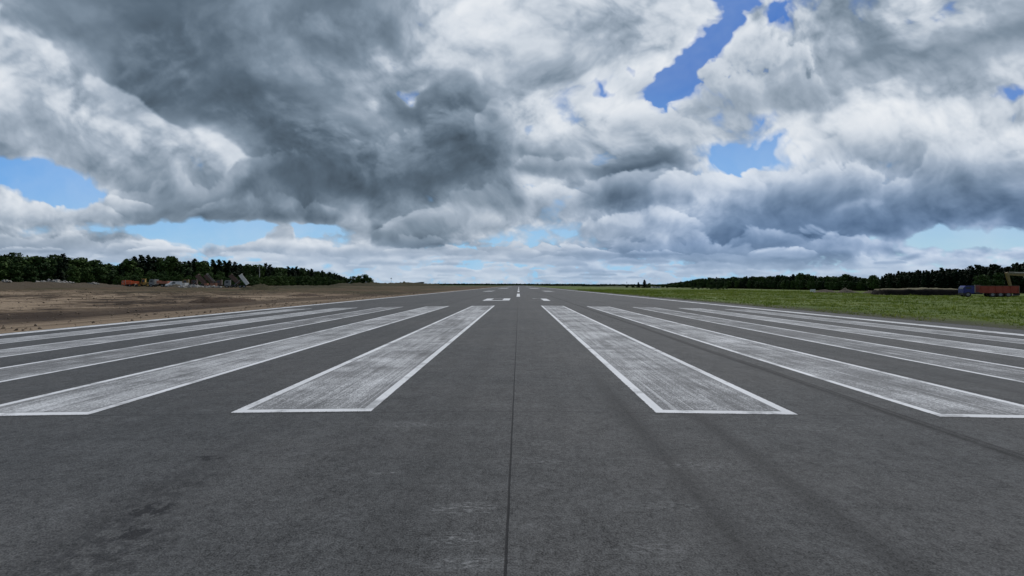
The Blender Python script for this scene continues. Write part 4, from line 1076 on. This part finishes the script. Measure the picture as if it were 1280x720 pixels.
dump_truck('brown raised tipper with a pale bed lip, second of the pair behind the rubble', (at(239.5, 168)[0], 168, tz(*P(246, 168))), R(22), M['rust'], M['rust'], 50, 3.9, 1.2, rim=M['grey'])
dump_truck('tipper with faded orange lowered body and dark cab, left of the white van', (at(189, 158)[0], 158, tz(*P(200, 158))), R(5), M['grey'], M['salmon'], 0, 3.6, .8)
dump_truck('bright orange truck at the left end of the parked machines', (at(156.5, 160)[0], 160, tz(*P(165, 160))), R(-20), M['orange'], M['orange'], 0, 2.9, .8, cab_h=2.4, axles=(.75, 4.6))
def wheel_loader(label, loc, rz, m):
    root = empty('wheel_loader', loc, rz); tag(root, label, 'loader')
    b = MB(); b.box(-.2, 1.9, -.85, .85, .8, 1.75, bev=.15); b.box(-1.7, -.2, -.6, .6, .75, 1.35); b.build('body', m, root)
    c = MB(); c.prism([(-.9, 1.35), (.25, 1.75), (.25, 2.95), (-.65, 2.95)], -.7, .7); c.box(-.75, .35, -.78, .78, 2.95, 3.05); cab = c.build('cab', m, root)
    for s in (-1, 1):
        w = MB(); w.prism([(-.75, 1.6), (.15, 1.85), (.15, 2.8), (-.6, 2.8)], s * .702, s * .722); w.build('side_window', M['glass'], cab)
    a = MB()
    for s in (-1, 1): a.beam((-.8, s * .5, 1.5), (-2.7, s * .5, .7), .18, .28)
    a.build('lifting_arm', m, root)
    k = MB(); k.prism([(-2.6, .2), (-3.5, .12), (-3.5, .2), (-2.75, .3), (-2.7, 1.0), (-2.9, 1.25), (-2.6, 1.2)], -1.2, 1.2); k.build('bucket', M['steel'], root)
    for q in (-1.25, 1.2):
        for s in (-1, 1): wheel(root, q, s * .95, .68, .5, m)
    return root
wheel_loader('yellow wheel loader with cab between the two orange trucks', (at(181, 162)[0], 162, tz(*P(181, 162))), R(25), M['yellow'])
def van(label, loc, rz, m):
    root = empty('parked_van', loc, rz); tag(root, label, 'van')
    b = MB(); b.prism([(0, .35), (4.4, .35), (4.4, 1.9), (1.6, 1.95), (.85, 1.15), (.05, .95)], -.88, .88); body = b.build('body', m, root)
    g = MB(); g.prism([(.92, 1.2), (1.56, 1.86), (1.53, 1.89), (.88, 1.23)], -.75, .75); g.build('windscreen', M['glass'], body)
    for s in (-1, 1):
        w = MB(); w.prism([(1.2, 1.2), (2.4, 1.2), (2.4, 1.75), (1.65, 1.75)], s * .882, s * .9); w.build('side_window', M['glass'], body)
    for q in (.85, 3.55):
        for s in (-1, 1): wheel(root, q, s * .78, .33, .22)
    return root
van('small white van in front of the faded orange tipper', (at(207.5, 153)[0], 153, tz(*P(210, 153))), R(55), M['white'])
def container(label, px, d, l, h, w, m, rz=0.0):
    x, y, z = at(px, d); root = empty('container', (x, y, z - .03), rz); tag(root, label, 'container')
    b = MB(); b.box(0, l, -w / 2, w / 2, .12, h)
    for q in np.arange(.15, l - .1, .3): b.box(q, q + .13, -w / 2 - .035, w / 2 + .035, .2, h - .1)
    b.build('body', m, root)
    f = MB()
    for q in (0, l):
        for s in (-1, 1): f.box(q - .07, q + .07, s * w / 2 - .07, s * w / 2 + .07, 0, h + .03)
    for s in (-1, 1): f.box(.07, l - .07, s * w / 2 - .06, s * w / 2 + .06, h - .02, h + .06); f.box(.07, l - .07, s * w / 2 - .06, s * w / 2 + .06, .02, .14)
    f.build('frame', M['grey'], root)
    return root
container('pale grey site container behind the gravel cone', 211, 164, 4.2, 2.3, 2.3, M['concrete'], R(6))
container('whitish low container left of the raised brown tippers', 224, 158, 2.9, 1.6, 2.0, M['white'], R(-6))
def brick_stack(label, px, d):
    mb = MB(); x, y, z = at(px, d); r = random.Random(9)
    for i in range(4):
        for k in range(r.choice((2, 3, 2))):
            q = i * 1.02; mb.box(q, q + .98, -.5, .5, .12 + k * .52, .12 + k * .52 + .5); mb.box(q, q + .98, -.45, .45, .0 + k * .52 + .02, .12 + k * .52 - .002)
    o = mb.build('brick_stack', M['brick']); o.location = (x, y, z); return tag(o, label, 'brick stack')
brick_stack('stack of reddish bricks between the two pairs of raised tippers', 256.5, 157)

def excavator(label, loc, rz, m):
    """arm reaching towards -x"""
    root = empty('excavator', loc, rz); tag(root, label, 'excavator')
    for s in (-1, 1):
        t = MB(); t.prism([(-1.7, .35), (-1.4, .05), (1.6, .05), (1.95, .35), (1.95, .6), (1.6, .9), (-1.4, .9), (-1.7, .6)], s * .75, s * 1.3); t.build('track', M['black'], root)
    b = MB(); b.box(-1.2, 2.3, -1.2, 1.2, 1.1, 2.1, bev=.18); b.tube((0, 0, .7), (0, 0, 1.12), .7, .7, 14); b.build('body', m, root)
    c = MB(); c.prism([(-1.5, 1.15), (.2, 1.15), (.2, 2.95), (-1.1, 2.95), (-1.45, 2.2)], -1.2, -.2); cab = c.build('cab', m, root)
    w = MB(); w.prism([(-1.2, 1.9), (.0, 1.9), (.0, 2.8), (-1.0, 2.8)], -1.222, -1.202); w.build('side_window', M['glass'], cab)
    bo = MB(); bo.beam((-1.0, .2, 1.7), (-2.9, .2, 4.35), .42, .62, 0, .36, .56); bo.beam((-2.85, .2, 4.30), (-6.3, .2, 4.45), .36, .50, 0, .3, .3); bo.box(-6.35, -2.6, .0, .4, 4.58, 4.63, 1); bo.build('boom', [m, M['steel']], root)
    ra = MB(); ra.tube((-1.6, .2, 1.6), (-3.4, .2, 4.1), .09, .07, 8); ra.tube((-3.3, .2, 4.75), (-5.9, .2, 4.85), .09, .06, 8); ra.build('boom_ram', M['steel'], root)
    st = MB(); st.beam((-6.45, .2, 4.8), (-5.5, .2, 1.25), .30, .52, 0, .26, .34); st.build('stick', m, root)
    k = MB(); k.prism([(-5.65, 1.35), (-5.3, 1.3), (-4.65, .95), (-4.5, .45), (-4.85, .15), (-5.4, .2), (-5.35, .3), (-4.95, .35), (-4.75, .6), (-5.1, .95)], -.35, .75); k.build('bucket', M['black'], root)
    return root
ex = at(1304, 86)
excavator('dull yellow excavator with raised arm at the right edge of the picture', (ex[0], 86, ex[2]), R(-4), M['dull_yellow'])

# ------------------------------------------------------------------ far buildings, masts, marker
def hangar():
    d = 640; x, y, z = at(521, d); root = empty('hangar', (x, y, z - .2), R(-8), .8); tag(root, 'far dark hangar with an upswept slanted roof left of the runway', 'hangar')
    b = MB(); b.prism([(-10, 0), (9, 0), (10.5, 6.8), (-4, 5.2), (-10, 4.4)], -8, 8); b.build('wall', M['grey'], root)
    r = MB(); r.prism([(-11, 4.45), (-4, 5.25), (12.0, 7.0), (12.2, 7.7), (-4, 6.0), (-11, 5.0)], -8.6, 8.6); r.build('roof', M['roof'], root)
    w = MB()
    for q in (-7, -2, 3): w.box(q, q + 3.2, -8.06, -8.004, .2, 3.6)
    w.build('gate', M['black'], root)
hangar()
def mast(label, px, d, ytop, m, r=.10, cross=True):
    x, y, z = at(px, d); h = top_at(ytop, d) - z
    root = empty('mast', (x, y, z - .1)); tag(root, label, 'mast')
    p = MB(); p.tube((0, 0, 0), (0, 0, h), r, r * .6, 8); p.build('pole', m, root)
    if cross:
        c = MB(); c.box(-.55, .55, -.15, .15, h - .15, h + .55); c.build('lamp_head', M['black'], root)
mast('thin dark pole on the horizon above the left far ridge', 489, 430, 348.2, M['black'], .16)
mast('reddish mast with a dark head right of the runway', 783.5, 600, 352.6, M['rust'], .22)
mast('short pale pole on the horizon left of the runway', 557, 700, 352.8, M['concrete'], .16, False)
mast('thin pale mast just right of the far left building', 549, 640, 351.5, M['concrete'], .14, False)
x, y, z = at(324, 325); root = empty('bare_tree', (x, y, z)); tag(root, 'pale bare tree trunk rising in front of the left wood', 'tree')
mb = MB(); H = top_at(330.5, 325) - z; mb.tube((0, 0, -.2), (.25, 0, H * .55), .32, .24, 9); mb.tube((.25, 0, H * .55), (.05, 0, H), .24, .08, 9); mb.build('trunk', M['birch'], root)
mb = MB()
for i in range(7):
    h = H * (.5 + .06 * i); a = i * 2.2; mb.tube((.2, 0, h), (.2 + math.cos(a) * 1.2, math.sin(a) * 1.2, h + 1.1), .08, .03, 6)
mb.build('branch', M['birch'], root)
def shed(label, px, d, l, h, m):
    x, y, z = at(px, d); z = max(z, top_at(360.0, d)); root = empty('shed', (x, y, z - .3)); tag(root, label, 'shed')
    b = MB(); b.box(-l / 2, l / 2, -2.5, 2.5, 0, h); b.build('wall', m, root)
    r = MB(); r.prism([(-l / 2 - .3, h), (l / 2 + .3, h), (l / 2 - .5, h + .7), (-l / 2 + .5, h + .7)], -2.9, 2.9); r.build('roof', M['concrete'], root)
    w = MB()
    for q in (-l * .3, 0, l * .25): w.box(q, q + 1.0, -2.55, -2.504, .9, 1.7)
    w.build('window', M['glass'], root)
shed('low whitish shed beside the far spruce clump', 819.5, 470, 8.5, 1.3, M['white'])
x, y, z = at(1016, 122); root = empty('marker_board', (x, y, z)); tag(root, 'small white marker board at the edge of the right grass', 'marker')
mb = MB(); mb.box(-.7, .7, -.06, .06, .28, 1.0); mb.build('board', M['white'], root)
for s in (-.4, .4): mb = MB(); mb.tube((s, 0, -.1), (s, 0, .28), .04, .04, 6); mb.build('leg', M['grey'], root)
print('trees', COUNT)
